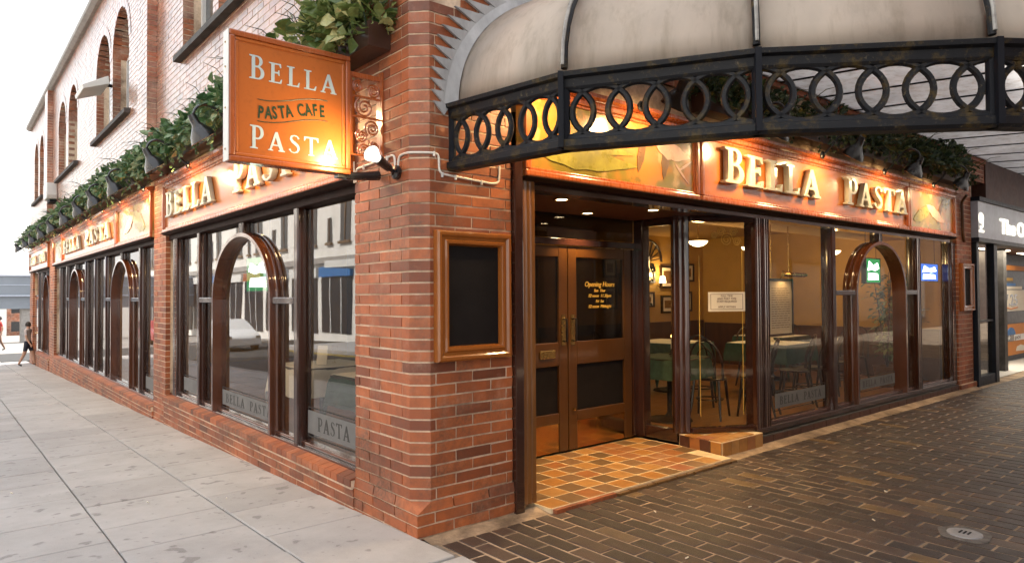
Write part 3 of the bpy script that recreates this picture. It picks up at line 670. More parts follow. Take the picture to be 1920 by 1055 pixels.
# ------------------------------------------------------------------ fascias
def frame_bars(parent, mp, u0, u1, z0, z1, w_=.05, d0=-.055, d1=-.0, name='moulding', mat='fframe'):
    m_ = MB(mp)
    for (a, b, c, d) in ((u0, z0, u1, z0+w_), (u0, z1-w_, u1, z1), (u0, z0+w_, u0+w_, z1-w_), (u1-w_, z0+w_, u1, z1-w_)):
        m_.box((a, b, d0), (c, d, d1))
    o = obj(name, m_, mat, parent, bevel=.012)
    m_ = MB(mp); w2 = w_+.022; e = .0005
    for (a, b, c, d) in ((u0+w_+e, z0+w_+e, u1-w_-e, z0+w2), (u0+w_+e, z1-w2, u1-w_-e, z1-w_-e), (u0+w_+e, z0+w2+e, u0+w2, z1-w2-e), (u1-w2, z0+w2+e, u1-w_-e, z1-w2-e)):
        m_.box((a, b, d0+.02), (c, d, d1))
    obj('bead', m_, mat, parent, bevel=.005); return o
FZ0, FZ1 = 2.43, 3.10
def fascia(mp, u0, u1, z0=FZ0, z1=FZ1, mat='fascia', d=-.018):
    m_ = MB(mp); m_.box((u0, z0, d), (u1, z1, .06)); F = obj('fascia', m_, mat, RB); frame_bars(F, mp, u0+.001, u1-.001, z0+.001, z1-.001); return F
def m_art(name, seedv):
    g = NG(name); v = g.pos((1, 1, 1)); n1 = g.noise(1.6, 3, .5); n2 = g.noise(2.7, 4, .6)
    col = g.mix(g.ramp(n1, [(.42, 0), (.5, 1)]), (.50, .19, .035), (.22, .17, .025))
    col = g.mix(g.ramp(n2, [(.55, 0), (.62, 1)]), col, (.50, .34, .13)); col = g.mix(g.ramp(g.noise(5, 4), [(.58, 0), (.66, .8)]), col, (.16, .13, .03))
    g.bsdf(col, .22, coat=.6); return g.m
M['art'] = m_art('painted_panel', 1)
def leafshape(parent, mp, u, z, L_, w_, ang, d, mat):
    pts = [(t, w_*math.sin(math.pi*t**.8)*(1+.12*math.sin(t*23))) for t in [i/9 for i in range(10)]]; pts = pts+[(t, -y) for t, y in pts[::-1]][1:-1]
    ca, sa = math.cos(ang), math.sin(ang)
    m_ = MB(mp); m_.prism([(u+L_*x*ca-y*sa, z+L_*x*sa+y*ca) for x, y in pts], d-.003, d, axis=2); return obj('painted_leaf', m_, mat, parent)
M['olive'] = m_plain('olive_paint', (.26, .23, .035), .3, var=.4, scale=7, coat=.4); M['umber'] = m_plain('umber_paint', (.16, .085, .03), .3, var=.3, coat=.4); M['pinkp'] = m_plain('pale_pink_paint', (.62, .40, .30), .3, var=.15, coat=.4)
F1 = fascia(mL, .866, 6.445)
word('BELLA', ML(6.16, 2.62, -.05), 2.02, .30, F1, big_first=1.08); word('PASTA', ML(3.42, 2.62, -.05), 2.0, .30, F1, big_first=1.08)
F2 = fascia(mL, 9.75, 16.6); word('BELLA', ML(16.2, 2.62, -.05), 2.6, .30, F2, big_first=1.08); word('PASTA', ML(12.8, 2.62, -.05), 2.6, .30, F2, big_first=1.08)
F2b = fascia(mL, 7.14, 9.73, mat='art'); F2c = fascia(mL, 16.62, 18.44, mat='art')
leafshape(F2b, mL, 7.6, 2.6, 1.1, .14, .3, -.02, 'olive'); leafshape(F2b, mL, 8.4, 2.85, .8, .10, -.3, -.0235, 'pinkp'); leafshape(F2c, mL, 17, 2.6, .9, .12, .35, -.02, 'olive')
F3 = fascia(mL, 19.56, 24.9); word('BELLA', ML(24.4, 2.62, -.05), 1.9, .28, F3); word('PASTA', ML(21.9, 2.62, -.05), 1.9, .28, F3)
G1 = fascia(mR, .90, 3.07, mat='art'); G2 = fascia(mR, 3.09, 8.08); G3 = fascia(mR, 8.10, 9.98, mat='art')
word('BELLA', MR(3.44, 2.64, -.055), 1.93, .31, G2, ext=.09, big_first=1.1); word('PASTA', MR(6.06, 2.64, -.055), 1.86, .30, G2, ext=.09, big_first=1.08)
for (u, z, L_, w_, a, m_) in ((1.05, 2.62, 1.15, .085, .02, 'olive'), (1.25, 2.78, .9, .06, -.05, 'olive'), (2.2, 2.60, .40, .045, 1.3, 'umber'), (2.55, 2.58, .42, .05, 1.4, 'umber'), (2.45, 2.86, .5, .08, -.1, 'pinkp'), (2.72, 2.74, .26, .014, -.7, 'pinkp'), (2.78, 2.68, .22, .013, .5, 'pinkp')):
    leafshape(G1, mR, u, z, L_, w_, a, -.0185-.0035*random.random()-.001, m_)
for (u, z, L_, w_, a, m_) in ((8.3, 2.6, .8, .09, .3, 'olive'), (8.8, 2.85, .8, .08, -.3, 'pinkp'), (9.2, 2.6, .5, .06, .9, 'umber')): leafshape(G3, mR, u, z, L_, w_, a, -.0185-.0035*random.random()-.001, m_)
# cornice rails above and drip mould below
for mp, a, b in ((mL, .866, 6.445), (mL, 7.14, 18.44), (mL, 19.56, 24.9), (mR, .9, 9.98)):
    m_ = MB(mp); m_.prism([(FZ1+.001, -.06), (FZ1+.02, -.10), (FZ1+.05, -.10), (FZ1+.075, -.02), (FZ1+.075, .05), (FZ1+.001, .05)], a, b, axis=0); obj('cornice', m_, 'fframe', RB, smooth=True)
    m_ = MB(mp); m_.prism([(FZ0-.028, -.03), (FZ0-.006, -.07), (FZ0-.001, -.07), (FZ0-.001, .05), (FZ0-.028, .05)], a, b, axis=0); obj('drip_mould', m_, 'head', RB)
    if mp is mR: obj('soffit_beam', MB(mp).box((a, HZ-.05, .045), (b, FZ0-.03, .2)), 'post', RB)

# ------------------------------------------------------------------ right shop front and entrance
B4 = obj('window_bay', MB(mR).box((4.15, .09, .02), (10.15, .155, .20)), 'post', RB, bevel=.008)
bar(B4, mR, 4.42, 9.95, .156, .19, .07, .15, 'bottom_rail', 'arch')
for (a, b) in ((4.15, 4.28), (4.30, 4.42), (5.86, 5.96), (8.52, 8.68), (9.97, 10.14)): post(B4, mR, a, b, .15, HZ-.052, .02, .16)
arch_frame(B4, mR, 6.50, 8.10, 1.56, .68, .15, d0=.01)
post(B4, mR, 7.24, 7.36, 2.238, HZ-.052, .03, .15); bar(B4, mR, 5.96, 6.505, 1.53, 1.59, .02, .14); bar(B4, mR, 8.095, 8.52, 1.53, 1.59, .02, .14)
for (a, b) in ((4.41, 5.87), (5.95, 8.53), (8.67, 9.98)): pane(B4, mR, a, b, .18, HZ-.04, .10, 'glassr')
et = etched(B4, mR, None, 4.62, 5.78, .30, .46, .094)
word('BELLA', MR(4.72, .335, .093), .42, .09, et, 'etchdark', .004); word('PASTA', MR(5.26, .335, .093), .42, .09, et, 'etchdark', .004)
et = etched(B4, mR, None, 6.75, 7.85, .30, .44, .094); word('BELLA', MR(6.82, .33, .093), .42, .08, et, 'etchdark', .004); word('PASTA', MR(7.36, .33, .093), .42, .08, et, 'etchdark', .004)
# left jamb
J = obj('entrance_jamb', MB(mR).box((.805, -.03, -.035), (.885, 2.55, .25)), 'post', RB, bevel=.006)
post(J, mR, .89, 1.03, .03, HZ, -.01, .16, 'jamb')
obj('inner_jamb', MB().box((.93, .165, .05), (1.02, 1.04, 2.36)), 'jamb', J)
# recess floor tiles
EF = obj('entrance_floor', MB().prism([(1.03, -.152), (3.36, -.152), (3.44, .42), (3.44, 1.04), (1.03, 1.04)], -.1, .0095), 'grout', RB)
TS = .1985; tl = MB().box((-TS/2+.006, -TS/2+.006, -.02), (TS/2-.006, TS/2-.006, 0)).mesh('tile')
bm = bmesh.new(); bm.from_mesh(tl); bmesh.ops.bevel(bm, geom=[e for e in bm.edges if all(v.co.z > -.001 for v in e.verts)], offset=.002, segments=1, affect='EDGES'); bm.to_mesh(tl); bm.free(); tl.materials.append(M['tile']); tl2 = tl.copy(); tl2.materials.clear(); tl2.materials.append(M['tileb'])
for i in range(12):
    for j in range(6):
        x, y = 1.133+i*TS, 1.04-TS/2-j*TS
        if x+TS/2 > 3.44-(max(0, .42-y)*.14) or y-TS/2 < -.155: continue
        link('tile', tl if (i+j) % 2 else tl2, None, EF, Matrix.Translation((x, y, .0115+random.uniform(-.0012, .0012))) @ Matrix.Rotation(random.uniform(-.006, .006), 4, 'X') @ Matrix.Rotation(random.uniform(-.006, .006), 4, 'Y'))
tb = MB()
for i in range(4): tb.box((1.05+i*.165, -.19, -.05), (1.05+i*.165+.157, -.153, .004), random.random())
obj('step_edge', tb, 'brick', EF)
for i in range(11): link('tile', MB().box((1.72+i*.152, -.20, -.06), (1.72+i*.152+.145, -.153, -.004+.002*(i % 2))).mesh('tile'), 'umber', EF)
# ledge under the angled window, tiled top and face
LG = obj('tiled_ledge', MB().prism([(3.45, .50), (3.40, -.03), (4.14, -.03), (4.14, .12), (3.52, .50)], -.1, .125), 'grout', RB)
for i in range(5):
    x = 3.41+i*.145; 
    if i < 5: link('tile', MB().box((x+.003, -.036, -.02), (min(x+.142, 4.138), -.028, .118)).mesh('tile'), 'tile', LG)
    for j in range(3):
        y = -.025+j*.145
        if x+.145 > 4.14-(y+.1)*1.25 or j > 2: continue
        link('tile', MB().box((x+.004, y+.003, .12), (x+.142, y+.142, .133)).mesh('tile'), 'tile', LG)
for j in range(4):
    y = -.03+j*.13; x = 3.40+(y+.03)*.094
    link('tile', MB().add([(x-.012, y+.003, -.0), (x+.004, y+.003, 0), (x+.016, y+.127, 0), (x, y+.127, 0), (x-.012, y+.003, .118), (x+.004, y+.003, .118), (x+.016, y+.127, .118), (x, y+.127, .118)], [(0, 1, 2, 3), (4, 5, 6, 7), (0, 1, 5, 4), (1, 2, 6, 5), (2, 3, 7, 6), (3, 0, 4, 7)]).mesh('tile'), ['tile', 'darkbrick'][j % 2], LG)
# angled glazed side of the lobby
def seg_map(p, q):
    p, q = Vector(p), Vector(q); t = (q-p).normalized(); nn = Vector((-t.y, t.x))
    return (lambda u, z, d: (p.x+t.x*u+nn.x*d, p.y+t.y*u+nn.y*d, z)), (q-p).length
SL = obj('lobby_side_window', MB().prism([(3.42, 1.06), (3.42, .93), (3.54, .93), (3.54, 1.06)], .03, 2.36), 'post', RB, bevel=.01)
mpA, LA_ = seg_map((3.47, .93), (3.47, .52)); mpB, LB_ = seg_map((3.52, .40), (4.16, .07))
post(SL, seg_map((3.41, .53), (3.55, .40))[0], 0, .17, .13, 2.36, -.01, .12)
bar(SL, mpA, 0, LA_, .035, .16, -.03, .05); bar(SL, mpB, 0, LB_, .13, .19, -.03, .05); bar(SL, mpA, 0, LA_, 2.28, 2.36, -.03, .05); bar(SL, mpB, 0, LB_, 2.30, 2.36, -.03, .05)
pane(SL, mpA, 0, LA_, .15, 2.29, .0, 'glassr'); pane(SL, mpB, 0, LB_, .18, 2.31, .0, 'glassr')
# gilt line and scrolls etched on the angled pane
gl_ = MB(mpB); 
for (a, b, c, d) in ((.10, .3, .106, 1.95), (LB_-.13, .3, LB_-.124, 2.0)): gl_.box((a, b, -.004), (c, d, -.001))
for (cx_, cz_, r_) in ((.42, 2.12, .075), (.50, 2.20, .05), (.36, 2.2, .05), (.54, 2.1, .05), (.28, 2.16, .04)):
    gl_.tube([(cx_+r_*(1-t/24)*math.cos(t*.7), cz_+r_*(1-t/24)*math.sin(t*.7), -.002) for t in range(20)], .0035, 5)
obj('gilt_scroll', gl_, 'gilttext', SL)
# lobby soffit with downlights
obj('soffit', MB().prism([(.9, .205), (4.3, .205), (3.6, .5), (3.6, 1.3), (.9, 1.3)], 2.361, 2.43), 'soffit', RB)
for (x, y) in ((1.62, .32), (2.81, .30), (2.5, .86)):
    T = Matrix.Translation((x, y, 2.36)); dl = obj('downlight', MB().lathe([(.075, .0), (.075, -.008), (.055, -.010), (.052, .0)], 20, T), 'chrome', RB, smooth=True)
    obj('lamp_face', MB().lathe([(0, -.004), (.052, -.004)], 20, T), 'down', dl)
    ld = bpy.data.lights.new('downlight', 'SPOT'); ld.energy = 34; ld.color = (1, .64, .28); ld.spot_size = rad(115); ld.spot_blend = .6; ld.shadow_soft_size = .05
    lo = bpy.data.objects.new('downlight_beam', ld); COL.objects.link(lo); lo.parent = dl; lo.location = (x, y, 2.34)
# double doors
def leaf(x0, x1, hinge):
    D = obj('entrance_door', MB(mR).box((x0, .02, 1.05), (x0+.12, 2.04, 1.10)), 'door', RB, bevel=.006)
    m_ = MB(mR)
    m_.box((x1-.12, .02, 1.05), (x1, 2.04, 1.10)); m_.box((x0+.1205, 1.93, 1.051), (x1-.1205, 2.04, 1.099)); m_.box((x0+.1205, .86, 1.051), (x1-.1205, 1.09, 1.099)); m_.box((x0+.1205, .30, 1.051), (x1-.1205, .40, 1.099))
    obj('door_rail', m_, 'door', D, bevel=.006)
    obj('glass_pane', MB(mR).box((x0+.12, 1.09, 1.072), (x1-.12, 1.93, 1.078)), 'glassd', D)
    obj('lower_panel', MB(mR).box((x0+.12, .40, 1.075), (x1-.12, .86, 1.085)), 'board', D)
    obj('kick_plate', MB(mR).box((x0+.121, .025, 1.06), (x1-.121, .298, 1.09)), 'kick', D)
    hx = x1-.06 if not hinge else x0+.06
    obj('push_plate', MB(mR).box((hx-.025, 1.06, 1.043), (hx+.025, 1.36, 1.0495)), 'chrome', D); obj('door_handle', MB(mR).tube([(hx, 1.10, 1.04), (hx, 1.10, 1.0), (hx, 1.32, 1.0), (hx, 1.32, 1.04)], .010), 'black', D, smooth=True)
    return D
DL_ = leaf(1.44, 2.40, False); DR_ = leaf(2.41, 3.37, True)
obj('letter_plate', MB(mR).box((2.02, .94, 1.035), (2.22, 1.02, 1.0495)), 'chrome', DL_, bevel=.004)
obj('door_knob', MB().lathe([(0, -.03), (.014, -.028), (.016, -.015), (.008, 0)], 12, Matrix.Translation((2.47, 1.05, .42)) @ Matrix.Rotation(rad(-90), 4, 'X')), 'chrome', DR_, smooth=True)
for i, (t, s_) in enumerate((('Opening Hours', .085), ('Sun  Thur', .05), ('12 noon  11.30pm', .055), ('Fri  Sat', .05), ('12 noon  Midnight', .055))):
    link('lettering', text_mesh(t, .004, 'CENTER', .25), 'gilttext', DR_, MR(2.89, 1.64-i*.055, 1.068) @ S(s_*.85, s_*.85, .5))
bar(RB, mR, 1.02, 3.42, 2.045, 2.115, 1.03, 1.12, 'door_head'); bar(RB, mR, 1.02, 1.435, .04, 2.04, 1.03, 1.12, 'door_frame'); bar(RB, mR, 3.375, 3.42, .04, 2.04, 1.031, 1.12, 'door_frame')
obj('transom_light', MB(mR).box((1.02, 2.12, 1.06), (3.42, 2.36, 1.07)), 'glassd', RB)
obj('side_panelling', MB().box((10.16, .28, .101), (10.199, 4.75, .95)), 'panelwood', RB)
# interior shell
DF = MB(); DF.box((.2, 1.13, 0), (10.4, 12, .10)); DF.box((3.56, .2, 0), (10.4, 1.13, .10)); DF.box((4.2, .165, 0), (10.1, .2, .10)); obj('dining_floor', DF, 'woodfloor', RB)
m_ = MB(); m_.box((.2, 1.301, 2.72), (10.4, 12, 2.8)); m_.box((3.6, .205, 2.45), (10.4, 1.301, 2.8)); obj('dining_ceiling', m_, 'ceil', RB)
m_ = MB(); m_.box((10.2, .25, .1), (10.4, 12, 2.72)); m_.box((5.4, 4.8, .1), (10.2, 5.0, 2.72)); m_.box((.3, 12, -.5), (10.4, 12.2, 2.8)); obj('dining_wall', m_, 'ochre', RB)
obj('rear_panelling', MB().box((5.42, 4.76, .101), (10.15, 4.799, 1.0)), 'panelwood', RB)
m_ = MB(); m_.box((10.16, .26, .101), (10.199, .27, .95)); m_.box((5.4, 5.01, .1), (5.5, 11.9, 2.7)); m_.box((1.02, 1.125, 2.44), (3.6, 1.3, 2.72)); m_.box((.35, 12.2, -1), (.5, 24.5, 2.7)); obj('wood_panelling', m_, 'darkwood', RB)

# ------------------------------------------------------------------ hanging sign on the pier
X0, X1, Z0, Z1, Y0, Y1 = -1.05, -.255, 2.375, 3.175, .42, .52
HS = thing('hanging_sign', 'square terracotta projecting sign lettered in pale blue on the corner pier', 'sign', (0, .47, 2.4))
obj('sign_box', MB().box((X0+.02, Y0+.02, Z0+.02), (X1-.02, Y1-.02, Z1-.02)), 'sign', HS)
m_ = MB(mR)
for (a, b, c, d) in ((X0, Z0, X1, Z0+.035), (X0, Z1-.035, X1, Z1), (X0, Z0+.035, X0+.035, Z1-.035), (X1-.035, Z0+.035, X1, Z1-.035)): m_.box((a, b, Y0), (c, d, Y1))
FRM = obj('frame', m_, 'fframe', HS, bevel=.008)
m_ = MB(mR); w1, w2 = .036, .058
for (a, b, c, d) in ((X0+w1, Z0+w1, X1-w1, Z0+w2), (X0+w1, Z1-w2, X1-w1, Z1-w1), (X0+w1, Z0+w2, X0+w2, Z1-w2), (X1-w2, Z0+w2, X1-w1, Z1-w2)): m_.box((a, b, Y0+.011), (c, d, Y0+.03))
obj('bead', m_, 'sign', HS, bevel=.006)
e_ = obj('edge_trim', MB().box((X0-.006, Y0+.004, Z0+.004), (X0-.0005, Y1-.004, Z1-.004)), 'white', HS)
for z in (2.45, 2.7, 2.95, 3.1): obj('screw', MB().lathe([(0, 0), (.006, 0), (.007, .003)], 8, Matrix.Translation((X0-.007, .47, z)) @ Matrix.Rotation(rad(-90), 4, 'Y')), 'chrome', e_)
yf = Y0+.0185
word('BELLA', MR(-.925, 2.90, yf), .575, .125, HS, 'letterblue', .012, gap=.2, big_first=1.18); word('PASTA', MR(-.92, 2.47, yf), .575, .12, HS, 'letterblue', .012, gap=.2, big_first=1.2)
# PASTA CAFE on a waving ribbon
def wave(t): return .035*math.sin((t-.5)*math.pi*1.15)
for t_off, z_ in ((0, 2.80), (0, 2.665)):
    obj('ribbon_line', MB().tube([(-.875+.46*t, yf-.001, z_+.012+wave(t)) for t in [i/24 for i in range(25)]], .0028, 5), 'green', HS)
x = -.875
for ch, adv in (('P', .045), ('A', .047), ('S', .043), ('T', .042), ('A', .047), (' ', .028), ('C', .046), ('A', .047), ('F', .042), ('E', .04)):
    if ch != ' ':
        t = (x+.875)/.46; tl_ = math.atan(.035*math.pi*1.15/.46*math.cos((t-.5)*math.pi*1.15))
        link('letter', text_mesh(ch, .02, off=.022), 'green', HS, MR(x, 2.70+wave(t+.05), yf) @ Matrix.Rotation(tl_, 4, 'Z') @ S(.068, .108, .1))
    x += adv*1.05
# bracket: arms and scroll panel between sign and wall
obj('bracket_arm', MB().tube([(-.02, .47, 2.40), (-.12, .47, 2.385), (-.27, .47, 2.37)], [.035, .03, .026], 10).box((-.34, .44, 2.352), (-.22, .50, 2.374)), 'black', HS)
obj('bracket_arm', MB().box((-.26, .455, 3.06), (-.0, .485, 3.09)), 'fframe', HS)
obj('wall_plate', MB().box((-.012, .43, 2.52), (-.0005, .51, 3.12)), 'fframe', HS)
m_ = MB()
def scroll(cx_, cz_, r_, turns, flip=1, a0=0):
    n = int(turns*16); m_.tube([(cx_+flip*r_*(1-.82*i/n)*math.cos(a0+i/n*turns*6.283), .47, cz_+r_*(1-.82*i/n)*math.sin(a0+i/n*turns*6.283)) for i in range(n+1)], .007, 6)
for (a, b, r_, f, a0) in ((-.13, 2.86, .075, 1, 1.2), (-.07, 2.72, .06, -1, -1), (-.15, 2.66, .045, 1, 2), (-.06, 2.98, .05, -1, .4), (-.18, 3.0, .04, 1, 1), (-.13, 2.56, .05, -1, -.5), (-.05, 2.60, .035, 1, 2)): scroll(a, b, r_, 2.1, f, a0)
m_.box((-.235, .462, 2.52), (-.222, .478, 3.06)); m_.box((-.222, .462, 2.785), (-.012, .478, 2.797)); m_.box((-.222, .462, 2.52), (-.012, .478, 2.532)); m_.box((-.222, .462, 2.925), (-.012, .478, 2.937))
obj('scrollwork', m_, 'fframe', HS, smooth=True)
def spot(name, parent, loc, tgt, e, size=70, col=(1, .62, .26), soft=.03, blend=.5):
    ld = bpy.data.lights.new(name, 'SPOT'); ld.energy = e; ld.color = col; ld.spot_size = rad(size); ld.spot_blend = blend; ld.shadow_soft_size = soft
    lo = bpy.data.objects.new(name, ld); COL.objects.link(lo); lo.parent = parent
    lo.matrix_parent_inverse = PW[parent.name].inverted() if parent.name in PW else Matrix()
    lo.matrix_basis = Matrix.Translation(loc) @ (Vector(tgt)-Vector(loc)).to_track_quat('-Z', 'Y').to_matrix().to_4x4(); return lo
# reflector bulb spotlight aimed at the sign
SP = thing('sign_spotlight', 'black spotlight with bare white reflector bulb aimed at the hanging sign', 'spotlight', (0, .24, 2.40))
obj('mount', MB().lathe([(.0, 0), (.045, 0), (.05, .012), (.045, .03), (.02, .04)], 16, Matrix.Translation((-.0, .235, 2.39)) @ Matrix.Rotation(rad(-90), 4, 'Y')), 'black', SP, smooth=True)
a_, b_ = Vector((-.035, .235, 2.39)), Vector((-.235, .165, 2.475)); dv = (b_-a_).normalized(); Q = dv.to_track_quat('Z', 'Y').to_matrix().to_4x4()
obj('holder', MB().tube([a_, a_+dv*.06], .014, 10).lathe([(.0, .0), (.026, 0), (.03, .02), (.03, .07), (.034, .075), (.034, .12), (.0, .121)], 14, Matrix.Translation(a_+dv*.05) @ Q), 'black', SP, smooth=True)
obj('bulb', MB().lathe([(.025, 0), (.032, .02), (.052, .06), (.055, .075), (.045, .088), (0, .095)], 18, Matrix.Translation(a_+dv*.165) @ Q), m_emit('reflector_bulb_glow', (1, .92, .78), 1.1), SP, smooth=True)
spot('spotlight_beam', SP, a_+dv*.28+Vector((-.01, 0, 0)), (-.45, .43, 2.50), 15, 130, soft=.04, blend=.9, col=(1, .72, .36))
# bent white cable along the pier
CB = thing('wall_cable', 'white cable clipped round the brick pier below the canopy', 'cable', (0, .1, 2.4))
o_ = -.008
cp_ = [(o_, .86, 2.40), (o_, .86, 2.56)]
obj('cable', MB().tube(cp_, .007, 8), 'cableW', CB, smooth=True)
def rounded(pts, r_=.04):
    out = [Vector(pts[0])]
    for i in range(1, len(pts)-1):
        p, a, b = Vector(pts[i]), Vector(pts[i-1]), Vector(pts[i+1]); k = min(r_, (a-p).length*.45, (b-p).length*.45)
        s_, e_ = p+(a-p).normalized()*k, p+(b-p).normalized()*k
        for t in (0, .25, .5, .75, 1): out.append(s_*(1-t)**2+p*2*t*(1-t)+e_*t*t)
    return out+[Vector(pts[-1])]
obj('cable', MB().tube(rounded([(o_, .83, 2.40), (o_, .83, 2.50), (o_, .60, 2.505), (o_, .27, 2.52), (o_, .26, 2.41)]), .008, 8), 'cableW', CB, smooth=True)
obj('cable', MB().tube(rounded([(o_, .225, 2.41), (o_, .215, 2.50), (o_, .10, 2.505), (.10, o_, 2.50), (.165, o_, 2.50), (.17, o_, 2.37), (.62, o_, 2.345), (.68, o_, 2.36), (.685, o_, 2.48)]), .008, 8), 'cableW', CB, smooth=True)
for p_ in ((o_-.006, .70, 2.50), (o_-.006, .36, 2.512), (.125, o_-.005, 2.50), (.19, o_-.005, 2.368), (.30, o_-.005, 2.362), (.52, o_-.005, 2.35)):
    obj('clip', MB().box((p_[0]-.006, p_[1]-.006, p_[2]-.022), (p_[0]+.006, p_[1]+.006, p_[2]+.010)), 'white', CB)

M['menuframe'] = m_paint('menu_frame_gloss', (.27, .082, .012), .2, .6)
# ------------------------------------------------------------------ menu cases
def menu_case(name, label, x0, x1, z0, z1):
    T = thing(name, label, 'menu case', ((x0+x1)/2, -.03, z0)); m_ = MB(mR)
    n = [(0, -.001), (0, -.05), (.012, -.062), (.03, -.062), (.045, -.048), (.06, -.048), (.07, -.06), (.085, -.058), (.10, -.03), (.10, -.001)]
    c = [(x0, z0, 1, 1), (x1, z0, -1, 1), (x1, z1, -1, -1), (x0, z1, 1, -1)]; vs = []; k = len(n)
    for (x, z, sx, sz) in c: vs += [(x+sx*o, z+sz*o, d) for o, d in n]
    fs = [(i*k+j, i*k+(j+1) % k, ((i+1) % 4)*k+(j+1) % k, ((i+1) % 4)*k+j) for i in range(4) for j in range(k)]
    m_.add(vs, fs); obj('frame', m_, 'menuframe', T, smooth=True)
    obj('menu_board', MB(mR).box((x0+.09, z0+.09, -.022), (x1-.09, z1-.09, -.001)), 'board', T)
    return T
menu_case('menu_case', 'tall framed black menu case on the corner brick pier', .125, .755, 1.12, 1.99)
menu_case('menu_case', 'small framed menu case on the far end pier beside the bank', 10.22, 10.78, 1.25, 2.03)
CC = thing('wall_conduit', 'painted conduit pipe running down the far end pier above the menu case', 'pipe', (10.3, 0, 2.2))
obj('conduit', MB().tube(rounded([(10.26, -.12, 3.12), (10.32, -.03, 3.02), (10.36, -.025, 2.5), (10.42, -.025, 2.38)]), .022, 8), 'door', CC, smooth=True)

# ------------------------------------------------------------------ swan-neck fascia lamps
def make_lamp():
    T = thing('fascia_lamp', 'black bell lamp', 'lamp', (0, 0, 0), 0, 'swan-neck fascia lamps')
    obj('wall_plate', MB().lathe([(0, 0), (.035, 0), (.04, .01), (.03, .02)], 14, Matrix.Translation((0, 0, 0)) @ Matrix.Rotation(rad(90), 4, 'X')), 'black', T, smooth=True)
    pts = [(0, -.01, 0), (0, -.10, .06), (0, -.22, .17), (0, -.34, .20), (0, -.42, .15), (0, -.43, .08)]
    sm = []
    P = [Vector(p) for p in pts]
    for i in range(len(P)-1):
        p0, p1, p2, p3 = P[max(i-1, 0)], P[i], P[i+1], P[min(i+2, len(P)-1)]
        for t in (0, .33, .66): sm.append(.5*((2*p1)+(p2-p0)*t+(2*p0-5*p1+4*p2-p3)*t*t+(3*p1-p0-3*p2+p3)*t**3))
    obj('neck', MB().tube(sm+[P[-1]], .012, 8), 'black', T, smooth=True)
    ax = Vector((0, .52, -.85)).normalized(); Q = ax.to_track_quat('Z', 'Y').to_matrix().to_4x4(); base = Matrix.Translation((0, -.435, .085)) @ Q
    s_ = obj('shade', MB().lathe([(0, -.03), (.03, -.03), (.036, .0), (.038, .05), (.055, .075), (.095, .125), (.112, .175), (.105, .178), (.085, .128), (.045, .08), (.03, .07)], 22, base), 'black', T, smooth=True)
    obj('bulb', MB().lathe([(.03, .072), (.05, .085), (.078, .13), (.08, .14), (.0, .15)], 18, base), 'bulb', T, smooth=True)
    ld = spot('lamp_beam', T, base @ Vector((0, 0, .20)), (0, .02, -.50), 24, 160, soft=.09, blend=.9)
    return T
lamp0 = make_lamp()
ly = [1.35, 3.05, 4.95, 7.3, 9.0, 10.6, 12.4, 14.5, 16.5, 18.7, 20.6, 23.0]
for i, y in enumerate(ly):
    lab = 'black bell lamp over the left orange fascia, %s from the hanging sign' % ORD[i]
    T = Matrix.Translation((-.10, y, 3.14)) @ Matrix.Rotation(rad(-90), 4, 'Z') @ S(1.25, 1.05, 1.25)
    if i == 0: lamp0.matrix_world = T; lamp0['label'] = lab
    else: copy_tree(lamp0, None, T, lab)
lx = [1.05, 2.15, 3.75, 5.38, 7.10, 8.85]
for i, x in enumerate(lx):
    copy_tree(lamp0, None, Matrix.Translation((x, -.10, 3.14)) @ S(1.2, 1, 1.2), 'black bell lamp over the right hand fascia, %s from the corner pier' % ORD[i])

